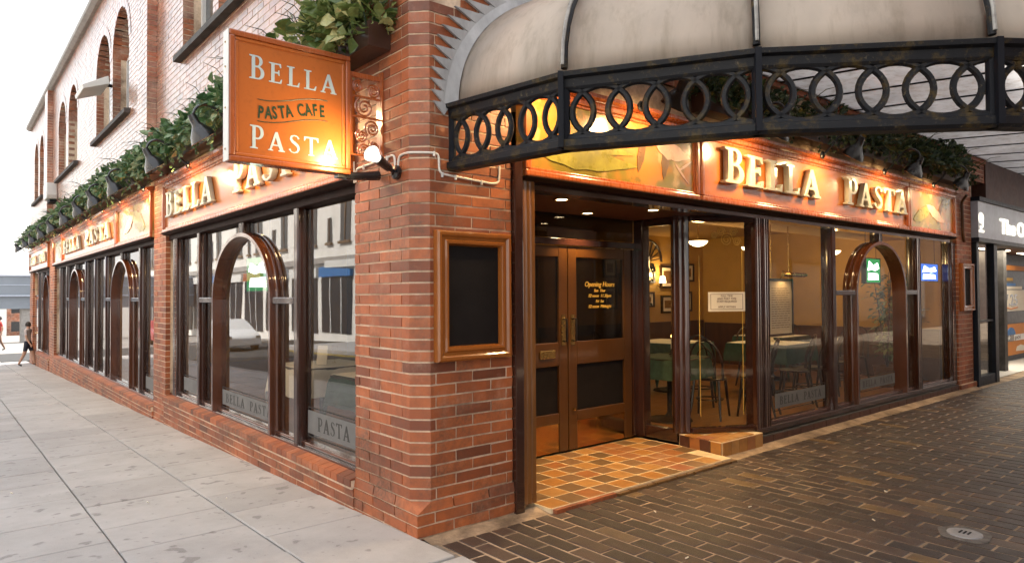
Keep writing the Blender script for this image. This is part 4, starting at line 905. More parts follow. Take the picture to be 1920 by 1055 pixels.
# ------------------------------------------------------------------ planters
def leaf_geo(m_, p, dir_, nrm, L_, W_, fold, r_):
    t = dir_.normalized(); s_ = t.cross(nrm)
    if s_.length < 1e-3: s_ = t.cross(Vector((.2, .9, .3)))
    s_.normalize(); n_ = s_.cross(t)
    m_.add([p, p+t*L_*.42+s_*W_+n_*fold*W_, p+t*L_*.82+s_*W_*.55+n_*fold*W_*.5-n_*L_*.1, p+t*L_-n_*L_*.22, p+t*L_*.82-s_*W_*.55+n_*fold*W_*.5-n_*L_*.1, p+t*L_*.42-s_*W_+n_*fold*W_, p+t*L_*.5],
           [(0, 6, 1), (1, 6, 3, 2), (0, 5, 6), (5, 4, 3, 6)], r_)
def foliage(name, mp, u0, u1, z0, n, parent, mat, size=(.05, .11), hgt=.42, out=.40, grass=0, seed=1, droop=.3):
    rg = random.Random(seed); m_ = MB()
    cl = []
    u = u0
    while u < u1: cl += [(u, rg.uniform(.35, 1.2), rg.uniform(.4, 1.2))]*rg.choice([1, 2, 2, 3, 5]); u += rg.uniform(.10, .34)
    for i in range(n):
        cu, ch, co = rg.choice(cl); a = rg.gauss(0, .13); ang = rg.uniform(-.5, 3.3); q = rg.random()**.45
        dd = -.10-.0-out*co*.75*q*math.cos(ang)*1.0 if math.cos(ang) > 0 else -.10+.09*q*abs(math.cos(ang))
        zz_ = z0+hgt*ch*q*math.sin(ang) if math.sin(ang) > 0 else z0+droop*q*math.sin(ang)
        uu = min(max(cu+a, u0-.06), u1+.08)
        p = Vector(mp(uu, zz_, dd)); c = Vector(mp(cu, z0-.02, -.12)); dr = (p-c).normalized()*.8+Vector((rg.uniform(-1, 1), rg.uniform(-1, 1), rg.uniform(-.9, .5)))*.75
        nn = Vector((rg.uniform(-1, 1), rg.uniform(-1, 1), rg.uniform(.1, 1.3))); L_ = size[0]*.6+(size[1]*1.15-size[0]*.6)*rg.random()**1.6
        leaf_geo(m_, p, dr, nn, L_, L_*rg.uniform(.28, .42), rg.uniform(.1, .5), rg.random()*.99+.005)
    for i in range(int((u1-u0)*4)):      # trailing strands
        uu = rg.uniform(u0, u1); d0 = -rg.uniform(.16, .30); zt_ = z0-rg.uniform(-.02, .08); ln = rg.uniform(.12, .34); su = rg.uniform(-.12, .12)
        for k in range(int(ln/.022)):
            t = k*.022; p = Vector(mp(uu+su*t/ln, zt_-t, d0-.05*math.sin(3*t/ln))); dr = Vector((rg.uniform(-1, 1), rg.uniform(-1, 1), -.8)); leaf_geo(m_, p, dr, Vector((rg.uniform(-1, 1), rg.uniform(-1, 1), .4)), rg.uniform(.03, .07), rg.uniform(.011, .02), .3, rg.random()*.99+.005)
    for i in range(grass):
        cu, ch, co = rg.choice(cl); p = Vector(mp(cu+rg.gauss(0, .1), z0, -.16)); d = Vector(mp(rg.uniform(-.6, .6), rg.uniform(.3, 1), -rg.uniform(.1, 1))); d = (d-Vector(mp(0, 0, 0))).normalized()
        L_ = rg.uniform(.28, .5); W_ = .008; s_ = d.cross(Vector((0, 0, 1))).normalized()*W_; pts = []
        for t in (0, .35, .65, .85, 1): pts.append(p+d*L_*t+Vector((0, 0, -.28*L_*t*t)))
        vs = []; 
        for k, q in enumerate(pts): w_ = 1-k/4.4; vs += [q+s_*w_, q-s_*w_]
        m_.add(vs, [(2*k, 2*k+1, 2*k+3, 2*k+2) for k in range(4)], rg.random()*.99+.005)
    o = obj(name, m_, mat, parent, fix=False); return stuff(o)
def stems(mp, u0, u1, z0, parent, seed):
    rg = random.Random(seed); m_ = MB(); u = u0+.05
    while u < u1:
        p = [Vector(mp(u, z0-.1, -.14))]; d = Vector(mp(rg.uniform(-.25, .25), rg.uniform(.2, .5), -rg.uniform(.05, .5)))-Vector(mp(0, 0, 0))
        for t in (.4, .7, 1): p.append(p[0]+d*t+Vector((0, 0, .1*math.sin(t*3)-.1*t*t)))
        m_.tube(p, [.006, .005, .004, .002], 4); u += .13
    obj('stem', m_, 'leafdark', parent, fix=False)
def planter(label, mp, u0, u1, n, seed, mat='leaf', size=(.05, .11), hgt=.42, out=.40, grass=30, z0=3.40, droop=.22):
    T = thing('planter_box', label, 'planter', Vector(mp((u0+u1)/2, 3.2, -.12)), 0, 'planters above the fascias')
    tr = MB(mp); zb, zt = 3.25, 3.42; t = .02
    tr.box((u0, zb, -.17), (u1, zb+t, -.003)); tr.box((u0, zb+t, -.17), (u1, zt, -.15)); tr.box((u0, zb+t, -.022), (u1, zt, -.003)); tr.box((u0, zb+t, -.15), (u0+t, zt, -.022)); tr.box((u1-t, zb+t, -.15), (u1, zt, -.022)); tr.box((u0+t, zb+t, -.15), (u1-t, zt-.05, -.022))
    obj('trough', tr, 'trough', T); stems(mp, u0, u1, zt, T, seed); foliage('foliage', mp, u0+.02, u1, z0, n, T, mat, size, hgt, out, grass, seed, droop)
    return T
planter('brown planter of variegated leaves behind the hanging sign', mL, .33, 2.05, 1250, 3, 'leaf2', (.06, .14), .42, .48, 34, droop=.40)
planter('long leafy planter over the nearest left shop window', mL, 2.08, 6.5, 4000, 5, 'leaf', (.05, .12), .36, .40, 170, droop=.34)
planter('long leafy planter over the middle left windows', mL, 6.55, 18.3, 8800, 8, 'leaf', (.05, .12), .35, .40, 240, droop=.32)
planter('leafy planter over the farthest left window', mL, 18.35, 24.9, 3200, 9, 'leaf', (.06, .12), .35, .42, 90)
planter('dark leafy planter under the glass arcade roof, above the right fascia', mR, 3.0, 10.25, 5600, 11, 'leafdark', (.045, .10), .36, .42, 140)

# ------------------------------------------------------------------ glazed canopy with cast iron frieze
CP = [(.28, .0), (.42, -.95), (.95, -1.86), (1.76, -2.70), (2.80, -3.42), (4.05, -3.98), (5.5, -4.3), (7.2, -4.4)]
CN = thing('glass_canopy', 'curved milky glass canopy with black ring frieze over the entrance', 'canopy', (.28, 0, 2.4))
ZB, ZT = 2.395, 2.835
def inward(i):
    if i == 0: return Vector((1, 0, 0))
    if i == len(CP)-1: return Vector((.05, 1, 0)).normalized()
    t = ((Vector(CP[i+1])-Vector(CP[i])).normalized()+(Vector(CP[i])-Vector(CP[i-1])).normalized()); t.normalize(); return Vector((-t.y, t.x, 0))
def prof(t): return 1.40*(1-math.cos(t)), 1.02*math.sin(t)
ringmesh = {}
for i in range(len(CP)-1):
    p, q = CP[i], CP[i+1]; mp, L_ = seg_map(p, q); e = .02
    def rail(nm, poly, mat='rustiron', inset=0):
        m_ = MB(mp); m_.prism([(z, d) for z, d in poly], inset, L_-inset, axis=0); return obj(nm, m_, mat, CN)
    rail('bottom_rail', [(ZB, -.035), (ZB+.018, -.05), (ZB+.055, -.05), (ZB+.065, -.02), (ZB+.085, -.015), (ZB+.085, .015), (ZB+.065, .02), (ZB+.055, .05), (ZB, .05)])
    rail('top_rail', [(ZT-.09, -.02), (ZT-.075, -.03), (ZT-.03, -.035), (ZT-.02, -.065), (ZT+.005, -.07), (ZT+.02, -.03), (ZT+.02, .05), (ZT-.09, .02)])
    m_ = MB(mp); n = 10
    zr0, zr1 = ZB+.085, ZT-.09; zc = .5*(zr0+zr1); d_ = L_/5.0; R_ = d_*.80; hz = (zr1-zr0)/2+.012
    kx = 0
    for k in range(6):
        c = k*d_
        pts = []
        for a in range(33):
            th = 2*math.pi*a/32; pts.append((c+R_*math.sin(th)*1.0, zc+hz*math.cos(th)))
        # keep the ring inside the bay
        run = []
        rg_ = MB(mp); made = False
        for (x, z) in pts:
            if .0 <= x <= L_: run.append((x, z))
            else:
                if len(run) > 1: rg_.tube([(x_, z_, 0) for x_, z_ in run], .019, 6); made = True
                run = []
        if len(run) > 1: rg_.tube([(x_, z_, 0) for x_, z_ in run], .019, 6); made = True
        if made: obj('ring', rg_, 'rustiron', CN, smooth=True)
    # milky sheets, each bay one sheet
    na, nb = inward(i), inward(i+1); nT = 12; vs = []
    for k in range(nT+1):
        o, h = prof(math.pi/2*k/nT); z = ZT+.025+h
        for s_ in (0, 1):
            nn = (na, nb)[s_]; P = Vector((*CP[i+s_], 0))+nn*(o+.02); vs.append((P.x, P.y, z))
    sh = MB(); sh.add(vs, [(2*k, 2*k+1, 2*k+3, 2*k+2) for k in range(nT)])
    so_ = obj('canopy_sheet', sh, 'milky', CN, smooth=True, fix=False); md = so_.modifiers.new('thickness', 'SOLIDIFY'); md.thickness = .008
for i in range(len(CP)):
    nn = inward(i); P0 = Vector((*CP[i], 0))
    if i: 
        m_ = MB(); m_.tube([tuple(P0+nn*(prof(math.pi/2*k/12)[0]-.012)+Vector((0, 0, ZT+.03+prof(math.pi/2*k/12)[1]+.01))) for k in range(13)], .020, 8); obj('rib', m_, 'rustiron', CN, smooth=True)
        m_ = MB(); m_.tube([tuple(P0+nn*(prof(math.pi/2*k/12)[0]-.034)+Vector((0, 0, ZT+.035+prof(math.pi/2*k/12)[1]+.022))) for k in range(13)], .011, 6); obj('rib_cap', m_, 'rib', CN, smooth=True)
    m_ = MB(); m_.tube([tuple(P0-nn*.0+Vector((0, 0, z))) for z in (ZB+.0, ZB+.2, ZT)], .028, 8); obj('frieze_post', m_, 'iron', CN, smooth=True)
    if i:
        m_ = MB(); t = Vector((-nn.y, nn.x, 0)); a = P0-nn*.06; m_.tube([tuple(a+Vector((0, 0, ZB+.01))), tuple(a+Vector((0, 0, ZT+.01)))], .022, 4); obj('strap', m_, 'iron', CN)
# lead flashing stepped into the brickwork
fl = MB(mR); n = 22
ins = [(CP[0][0]+prof(math.pi/2*k/n)[0]+.02, ZT+prof(math.pi/2*k/n)[1]+.02) for k in range(n+1)]
outs = []
for k in range(n+1):
    o, h = prof(math.pi/2*k/n); t = math.pi/2*k/n; outs.append((CP[0][0]+o-.10*math.cos(t)*1.0, ZT+h+.10*math.sin(t)+.0))
for k in range(n):
    fl.add([(*ins[k], -.05), (*ins[k+1], -.05), (*outs[k+1], -.012), (*outs[k], -.012)], [(0, 1, 2, 3)])
obj('flashing_apron', fl, 'lead', CN, smooth=True, fix=False)
tk = MB(mR)
for k in range(1, 13):
    z = math.floor(ZT/CH)*CH+k*CH; h = z-ZT
    if h > 1.0: break
    t = math.asin(min(1, h/1.02)); x = CP[0][0]+1.40*(1-math.cos(t)); t2 = math.asin(min(1, max(0, h-.075)/1.02)); x2 = CP[0][0]+1.40*(1-math.cos(t2))
    run = .10+.10*k/12+(x-x2)*.9
    tk.prism([(x2-.075, z-.085), (x-.02, z-.004), (x2-.15-.012*k, z-.004)], -.020-.0006*k, -.006, axis=2)
obj('flashing_step', tk, 'lead', CN)

# ------------------------------------------------------------------ arcade roof beyond the canopy
AR = thing('arcade_roof', 'sloping milky glass arcade roof with dark glazing bars over the paved street', 'roof', (8, -2, 3.5))
def rz(y): return 3.85+.08*(y)
k = 0; x = 1.9
while x < 24:
    y0 = -4.3 if x > 5.5 else (-2.2 if x < 3 else -3.4)
    m_ = MB(); a, b = x+.012, x+.888; m_.add([(a, y0, rz(y0)), (b, y0, rz(y0)), (b, -.02, rz(-.02)), (a, -.02, rz(-.02)), (a, y0, rz(y0)+.01), (b, y0, rz(y0)+.01), (b, -.02, rz(-.02)+.01), (a, -.02, rz(-.02)+.01)], [(0, 3, 2, 1), (4, 5, 6, 7), (0, 1, 5, 4), (1, 2, 6, 5), (2, 3, 7, 6), (3, 0, 4, 7)]); obj('roof_pane', m_, 'roofglass', AR)
    m_ = MB(); m_.add([(x-.016, y0, rz(y0)-.012), (x+.016, y0, rz(y0)-.012), (x+.016, -.02, rz(0)-.012), (x-.016, -.02, rz(0)-.012), (x-.02, y0, rz(y0)+.03), (x+.02, y0, rz(y0)+.03), (x+.02, -.02, rz(0)+.03), (x-.02, -.02, rz(0)+.03)], [(0, 3, 2, 1), (4, 5, 6, 7), (0, 1, 5, 4), (1, 2, 6, 5), (2, 3, 7, 6), (3, 0, 4, 7)]); obj('glazing_bar', m_, 'iron', AR)
    x += .9

# ------------------------------------------------------------------ dining room furniture
FLZ = .10
def make_chair():
    T = thing('bentwood_chair', 'dark bentwood chair', 'chair', (0, 0, 0), 0, 'bentwood chairs in the dining room')
    obj('seat', MB().lathe([(0, .445), (.17, .445), (.19, .452), (.198, .465), (.19, .475), (0, .47)], 24), 'darkwood', T, smooth=True)
    for sx in (-1, 1):
        obj('leg', MB().tube([(sx*.15, -.14, .45), (sx*.165, -.16, .25), (sx*.185, -.19, .0)], [.017, .016, .012], 8), 'darkwood', T, smooth=True)
        obj('leg', MB().tube([(sx*.14, .15, .45), (sx*.16, .19, .2), (sx*.18, .24, .0)], [.017, .016, .012], 8), 'darkwood', T, smooth=True)
    obj('stretcher', MB().tube([(.155*math.cos(a), .155*math.sin(a), .22) for a in [i*.2618 for i in range(24)]], .009, 6, closed=True), 'darkwood', T, smooth=True)
    hoop = lambda w_, h, y: [(-w_, .15, .46)]+[(-w_*math.cos(math.pi*i/14)*1.0, .16+y*math.sin(math.pi*i/14), .62+(h-.62)*math.sin(math.pi*i/14)) for i in range(15)]+[(w_, .15, .46)]
    obj('back_hoop', MB().tube(hoop(.19, .92, .09), .014, 8), 'darkwood', T, smooth=True); obj('inner_hoop', MB().tube(hoop(.105, .83, .07), .010, 8), 'darkwood', T, smooth=True)
    return T
def make_table(name, label, cloth, loc, rz=0, half=.40, over=.26, tc=None):
    T = thing(name, label, 'table', (*loc, FLZ), rz)
    PW_keep = PW[T.name]; PW[T.name] = Matrix()      # parts in local coordinates
    obj('table_top', MB().box((-half, -half, .70), (half, half, .73)), 'darkwood', T)
    obj('pedestal', MB().lathe([(.26, 0), (.25, .02), (.06, .05), (.03, .10), (.03, .66), (.12, .70)], 16), 'iron', T, smooth=True)
    n = 22; H = half+over; vs = []
    for i in range(n+1):
        for j in range(n+1):
            x, y = -H+2*H*i/n, -H+2*H*j/n; ax_, ay_ = max(abs(x)-half, 0), max(abs(y)-half, 0); dr = ax_+ay_ if (ax_ > 0 and ay_ > 0) else max(ax_, ay_)
            fx = math.copysign(half+.012+ax_*.14+.012*math.sin(y*19)*(ax_ > 0), x) if ax_ > 0 else x; fy = math.copysign(half+.012+ay_*.14+.012*math.sin(x*17)*(ay_ > 0), y) if ay_ > 0 else y
            vs.append((fx, fy, .737-dr*.97))
    c = MB().add(vs, [(i*(n+1)+j, (i+1)*(n+1)+j, (i+1)*(n+1)+j+1, i*(n+1)+j+1) for i in range(n) for j in range(n)])
    o = obj('table_cloth', c, cloth, T, smooth=True)
    if tc: 
        o2 = obj('top_cloth', MB().box((-half*.98, -half*.98, .740), (half*.98, half*.98, .744)), tc, T)
    PW[T.name] = PW_keep; return T
chair0 = make_chair()
cpos = [(4.62, .92, -70, 'dark bentwood chair just inside the angled pane beside the green tablecloth'),
        (6.15, .66, 35, 'dark bentwood chair close behind the etched window, middle of three'),
        (6.62, .72, 20, 'dark bentwood chair close behind the etched window, rightmost of three'),
        (7.9, 2.05, 180, 'dark bentwood chair facing the street beyond the far green table'),
        (5.1, 2.9, 200, 'dark bentwood chair in the gloom behind the job notice'),
        (7.35, 1.95, 150, 'dark bentwood chair behind the white topped table inside the etched window'), (9.0, 2.3, 100, 'dark bentwood chair at the table deep behind the right arch'), (5.35, 1.55, -60, 'dark bentwood chair between the entrance table and the lit menu board'), (5.15, .62, 20, 'dark bentwood chair close behind the etched window, leftmost of three'), (7.55, .78, -20, 'dark bentwood chair just inside the left foot of the right arch'), (8.1, .95, 80, 'dark bentwood chair inside the right arched window'), (8.55, 1.0, 80, 'dark bentwood chair beside the indoor plant tub'),
        (1.55, 3.1, 100, 'dark bentwood chair inside the nearest left pane')]
for i, (x, y, a, lab) in enumerate(cpos):
    T = Matrix.Translation((x, y, FLZ)) @ Matrix.Rotation(rad(a+180), 4, 'Z')
    if i == 0: chair0.matrix_world = T; chair0['label'] = lab
    else: copy_tree(chair0, None, T, lab)
make_table('dining_table', 'small table with green patterned cloth just inside the entrance side window', 'clothg', (4.12, 1.12), rad(8), .34, .24)
make_table('dining_table', 'table in green cloth with white top cloth inside the etched window', 'clothg', (6.95, 1.45), rad(3), .45, .26, 'clothw')
make_table('dining_table', 'table in green and white cloths near the pictures on the rear wall', 'clothg', (6.1, 2.6), rad(5), .45, .26, 'clothw')
make_table('dining_table', 'table in green and white cloths deep behind the right arched window', 'clothg', (8.5, 2.3), rad(2), .45, .26, 'clothw')
make_table('dining_table', 'table in pale grey cloth inside the nearest left window', 'clothw', (.78, 3.15), rad(0), .40, .30)
make_table('dining_table', 'table in green cloth by the corner pier window', 'clothg', (.78, 1.75), rad(2), .38, .28, 'clothw')
TZ = FLZ+.748
def glass_item(x, y, label):
    T = Matrix.Translation((x, y, TZ)); o = obj('wine_glass', MB().lathe([(.03, .0), (.03, .003), (.004, .008), (.004, .08), (.02, .095), (.034, .13), (.034, .16), (.028, .185), (.026, .185), (.031, .16), (.03, .13), (.016, .10), (0, .092)], 16, T), 'glassr', None, smooth=True); return tag(o, label, 'glass', 'wine glasses on the tables')
def card(x, y, a, label, w_=.12, h=.20):
    m_ = MB().box((-w_/2, -.004, 0), (w_/2, .004, h)); o = obj('menu_card', m_, 'paper'); o.matrix_basis = Matrix.Translation((x, y, TZ-.003)) @ Matrix.Rotation(a, 4, 'Z') @ Matrix.Rotation(rad(-8), 4, 'X'); return tag(o, label, 'menu card', 'menu cards on the tables')
def candle(x, y, label):
    T = thing('candle', label, 'candle', (x, y, TZ-.005), 0, 'candles on the tables'); B = Matrix.Translation((x, y, TZ-.005))
    obj('holder', MB().lathe([(.035, 0), (.035, .01), (.012, .02), (.012, .06), (.018, .065)], 14, B), 'black', T, smooth=True); obj('wax', MB().lathe([(.010, .06), (.010, .19), (0, .19)], 10, B), 'paper', T, smooth=True)
    obj('flame', MB().lathe([(0, .195), (.006, .205), (.007, .215), (.003, .235), (0, .245)], 8, B), 'flame', T, smooth=True)
for (x, y, l) in ((4.05, 1.02, 'lit candle on the table inside the entrance side window'), (4.30, 1.22, 'lit candle at the far edge of the entrance table'), (.72, 1.62, 'lit candle glimmering inside the nearest left pane')): candle(x, y, l)
glass_item(4.20, .98, 'wine glass beside the candle on the entrance table'); glass_item(6.9, 1.25, 'wine glass on the white topped table inside the etched window'); glass_item(.62, 1.55, 'wine glass on the table inside the nearest left pane')
card(4.34, 1.06, .7, 'cream menu card standing on the entrance table'); card(6.75, 1.35, .5, 'cream menu card on the white topped table inside the etched window'); card(7.1, 1.5, .9, 'smaller cream menu card beside the wine glass', .1, .16); card(.68, 2.95, -1, 'yellow edged menu card on the pale grey tablecloth')
# job notice on the angled pane
JN = obj('notice', MB(mpB).box((.20, 1.375, -.010), (.62, 1.575, -.005)), 'paper'); tag(JN, 'white job notice with brown border stuck on the angled window', 'notice')
m_ = MB(mpB)
for (a, b, c, d) in ((.225, 1.395, .595, 1.399), (.225, 1.551, .595, 1.555), (.225, 1.3995, .229, 1.5505), (.591, 1.3995, .595, 1.5505)): m_.box((a, b, -.0118), (c, d, -.0102))
obj('printed_border', m_, 'ink', JN)
tB = Vector((4.16-3.52, .07-.40, 0)).normalized(); nB = Vector((tB.y, -tB.x, 0))
for i, t in enumerate(('FULL TIME', 'AND PART TIME', 'STAFF REQUIRED', '', 'APPLY WITHIN')):
    if t:
        o = Vector((3.52, .40, 1.525-i*.0285))+tB*.41+nB*.0115
        link('lettering', text_mesh(t, .01, 'CENTER'), 'ink', JN, Matrix(((tB.x, 0, nB.x, o.x), (tB.y, 0, nB.y, o.y), (0, 1, 0, o.z), (0, 0, 0, 1))) @ S(.030, .030, .05))
# lit menu board hung behind the etched window
MBd = thing('hanging_menu_board', 'tall white menu board hung on chains under a brass picture lamp', 'menu board', (6.05, .82, 1.0))
obj('board', MB(mR).box((5.78, 1.03, .80), (6.36, 1.72, .82)), 'paper', MBd); frame_ = MB(mR)
for (a, b, c, d) in ((5.75, 1.0, 6.39, 1.03), (5.75, 1.72, 6.39, 1.75), (5.75, 1.0305, 5.78, 1.7195), (6.36, 1.0305, 6.39, 1.7195)): frame_.box((a, b, .79), (c, d, .83))
obj('frame', frame_, 'darkwood', MBd)
m_ = MB(mR); rg = random.Random(4)
for r_ in range(18):
    u = 5.84
    while u < 6.26:
        q = u+rg.uniform(.03, .12); m_.box((u, 1.62-r_*.03, .7975), (min(q, 6.3), 1.626-r_*.03, .7995)); u = q+.02
obj('printed_text', m_, 'ink', MBd)
for u in (5.85, 6.3): obj('chain', MB(mR).tube([(u, 1.75, .81), (u, 2.45, .81)], .006, 6), 'chrome', MBd)
lp = obj('picture_lamp', MB(mR).tube([(5.95, 1.80, .70), (6.55, 1.80, .70)], .028, 12).tube([(6.1, 1.75, .81), (6.1, 1.85, .78), (6.1, 1.80, .70)], .01, 6), 'chrome', MBd, smooth=True)
spot('picture_lamp_beam', MBd, (6.1, .66, 1.80), (6.07, .80, 1.4), 3.0, 130, soft=.08)
# pictures on the rear wall
pic = [(7.7, 1.75, .5, .42), (8.35, 1.95, .34, .34), (8.3, 1.45, .4, .3), (8.95, 1.9, .5, .45), (8.95, 1.35, .45, .36), (9.6, 2.0, .45, .38), (9.55, 1.4, .38, .42), (7.2, 1.5, .36, .44), (7.2, 2.05, .36, .36)]
for i, (x, z, w_, h) in enumerate(pic):
    T = thing('framed_picture', 'dark framed picture on the ochre rear wall, %s of the group' % ORD[i], 'picture', (x, 4.79, z), 0, 'pictures on the rear wall')
    m_ = MB(mR)
    for (a, b, c, d) in ((x-w_/2, z-h/2, x+w_/2, z-h/2+.04), (x-w_/2, z+h/2-.04, x+w_/2, z+h/2), (x-w_/2, z-h/2+.0405, x-w_/2+.04, z+h/2-.0405), (x+w_/2-.04, z-h/2+.0405, x+w_/2, z+h/2-.0405)): m_.box((a, b, 4.755), (c, d, 4.798))
    obj('frame', m_, 'darkwood', T); mm = obj('mount', MB(mR).box((x-w_/2+.04, z-h/2+.04, 4.775), (x+w_/2-.04, z+h/2-.04, 4.79)), 'paper', T); obj('print', MB(mR).box((x-w_/2+.1, z-h/2+.1, 4.770), (x+w_/2-.1, z+h/2-.1, 4.7745)), 'umber', mm)
WH = thing('wheel_ornament', 'dark half wheel ornament high on the rear wall', 'ornament', (8.3, 4.75, 2.2)); m_ = MB(mR); m_.tube([(8.3+.42*math.cos(a), 2.2+.42*math.sin(a), 4.76) for a in [math.pi*i/20 for i in range(21)]], .025, 6)
for i in range(9): a = math.pi*(i+.5)/9; m_.tube([(8.3+.08*math.cos(a), 2.2+.08*math.sin(a), 4.76), (8.3+.41*math.cos(a), 2.2+.41*math.sin(a), 4.76)], .012, 5)
obj('spokes', m_, 'darkwood', WH, smooth=True)
# lamps inside
def point(name, parent, loc, e, r_=.08, col=(1, .67, .29)):
    ld = bpy.data.lights.new(name, 'POINT'); ld.energy = e; ld.color = col; ld.shadow_soft_size = r_; lo = bpy.data.objects.new(name, ld); COL.objects.link(lo); lo.parent = parent
    lo.matrix_parent_inverse = PW[parent.name].inverted(); lo.location = loc
for i, (x, y, l, e) in enumerate(((5.55, 1.7, 'opal bowl pendant glowing behind the angled entrance pane', 11), (7.2, 1.9, 'opal bowl pendant over the middle of the dining room', 14), (9.3, 1.6, 'opal bowl pendant near the far window end', 7), (3.1, 3.0, 'opal bowl pendant behind the entrance doors', 4))):
    T = thing('pendant_lamp', l, 'pendant lamp', (x, y, 2.3), 0, 'opal bowl pendants'); B = Matrix.Translation((x, y, 2.27))
    obj('bowl', MB().lathe([(0, -.07), (.06, -.06), (.11, -.03), (.13, .0), (.125, .004)], 24, B), 'pend', T, smooth=True); obj('rim', MB().lathe([(.125, .004), (.14, .004), (.14, .018), (.12, .018)], 24, B), 'chrome', T, smooth=True)
    obj('rod', MB().tube([(x, y, 2.28), (x, y, 2.72)], .008, 6), 'chrome', T); point('pendant_glow', T, (x, y, 2.14), e)
WL = thing('wall_light', 'small lit cream shade wall light on the rear wall by the entrance', 'wall light', (8.6, 4.75, 1.8)); B = Matrix.Translation((8.62, 4.66, 1.78))
obj('shade', MB().lathe([(.07, 0), (.045, .13), (.04, .13), (.06, .0)], 14, B), 'pend', WL, smooth=True); obj('arm', MB(mR).tube([(8.62, 1.72, 4.66), (8.62, 1.68, 4.72), (8.62, 1.74, 4.79)], .01, 6), 'chrome', WL); point('wall_glow', WL, (8.62, 4.6, 1.95), 7, .05)
# lit signs hanging in the windows
def litsign(name, label, mp, u0, u1, z0, z1, d, bg, fg, flip=1):
    T = thing(name, label, 'lit sign', Vector(mp((u0+u1)/2, z0, d))); obj('sign_box', MB(mp).box((u0, z0, d), (u1, z1, d+.06)), bg, T)
    w_, h = u1-u0, z1-z0; m_ = MB(mp); X = lambda t: u0+w_*t; Z = lambda t: z0+h*t
    m_.prism([(X(.12), Z(.1)), (X(.85), Z(.12)), (X(.8), Z(.38)), (X(.14), Z(.40))], d-.006, d-.0006, axis=2); m_.prism([(X(.1), Z(.5)), (X(.4), Z(.55)), (X(.6), Z(.5)), (X(.9), Z(.6)), (X(.8), Z(.85)), (X(.5), Z(.72)), (X(.2), Z(.9))], d-.006, d-.0006, axis=2)
    obj('lit_emblem', m_, fg, T); fm = MB(mp)
    for (a, b, c, e) in ((u0-.015, z0-.015, u1+.015, z0-.0005), (u0-.015, z1+.0005, u1+.015, z1+.015), (u0-.015, z0, u0-.0005, z1), (u1+.0005, z0, u1+.015, z1)): fm.box((a, b, d-.004), (c, e, d+.062))
    obj('frame', fm, 'black', T)
    for u in (u0+.05, u1-.05): obj('hanger', MB(mp).tube([(u, z1+.012, d+.03), (u, 2.44, d+.03)], .004, 5), 'iron', T)
litsign('lit_beer_sign', 'green and white lit sign hanging in the right arched window', mR, 7.24, 7.68, 1.70, 2.02, .20, 'neong', 'neonw')
litsign('lit_beer_sign', 'blue and white lit sign in the last right hand pane', mR, 9.18, 9.90, 1.74, 2.0, .20, 'neonb', 'neonw2')
litsign('lit_beer_sign', 'white and green lit sign hanging in the nearest left arch', mL, 3.28, 3.95, 1.62, 1.98, .25, 'neong', 'neonw')
# indoor plants
def tubplant(label, x, y, h, n, seed, mat='leafdark'):
    T = thing('indoor_plant', label, 'plant', (x, y, FLZ), 0, 'indoor plants'); rg = random.Random(seed)
    obj('tub', MB().lathe([(0, 0), (.15, 0), (.2, .3), (.21, .32), (.18, .32), (.17, .28), (0, .27)], 18, Matrix.Translation((x, y, FLZ))), 'umber', T, smooth=True)
    m_ = MB(); st = MB()
    for i in range(7):
        a = rg.uniform(0, 6.28); p = [Vector((x, y, FLZ+.27))]+[Vector((x+.28*t*math.cos(a), y+.28*t*math.sin(a), FLZ+.27+(h-.3)*t*rg.uniform(.9, 1))) for t in (.35, .7, 1)]; st.tube(p, [.012, .01, .007, .004], 5)
        for k in range(n//7):
            t = rg.uniform(.15, 1)*2.999; q = p[int(t)].lerp(p[int(t)+1], t % 1); d = Vector((rg.uniform(-1, 1), rg.uniform(-1, 1), rg.uniform(-.5, .5))); leaf_geo(m_, q+d*.1, d, Vector((0, 0, 1)), rg.uniform(.09, .17), rg.uniform(.022, .04), .2, rg.random()*.99+.005)
    obj('stem', st, 'darkwood', T, smooth=True); stuff(obj('foliage', m_, mat, T, fix=False)); return T
tubplant('tall leafy plant in a tub between the arch and the last pane', 8.95, .62, 1.85, 420, 21, 'leaf'); tubplant('bushy plant in a tub at the far window end', 9.75, .75, 1.25, 300, 22, 'leaf'); tubplant('leafy plant with red tips inside the nearest left pane', 1.05, 1.35, 1.5, 240, 23, 'leaf')
HP = thing('hanging_plant', 'small trailing plant hung beside the entrance doors', 'plant', (3.95, 1.5, 1.7)); rg = random.Random(5); m_ = MB()
for i in range(160):
    p = Vector((4.0+rg.gauss(0, .08), 1.45+rg.gauss(0, .08), 1.95-abs(rg.gauss(0, .18)))); leaf_geo(m_, p, Vector((rg.uniform(-1, 1), rg.uniform(-1, 1), -.6)), Vector((0, 0, 1)), .07, .02, .2, rg.random()*.99+.005)
stuff(obj('foliage', m_, 'leafdark', HP, fix=False)); obj('basket', MB().lathe([(0, 1.86), (.08, 1.88), (.1, 1.95), (.09, 1.95)], 14, Matrix.Translation((4.0, 1.45, 0))), 'umber', HP, smooth=True); obj('cord', MB().tube([(4.0, 1.45, 1.9), (4.0, 1.45, 2.72)], .004, 5), 'darkwood', HP)

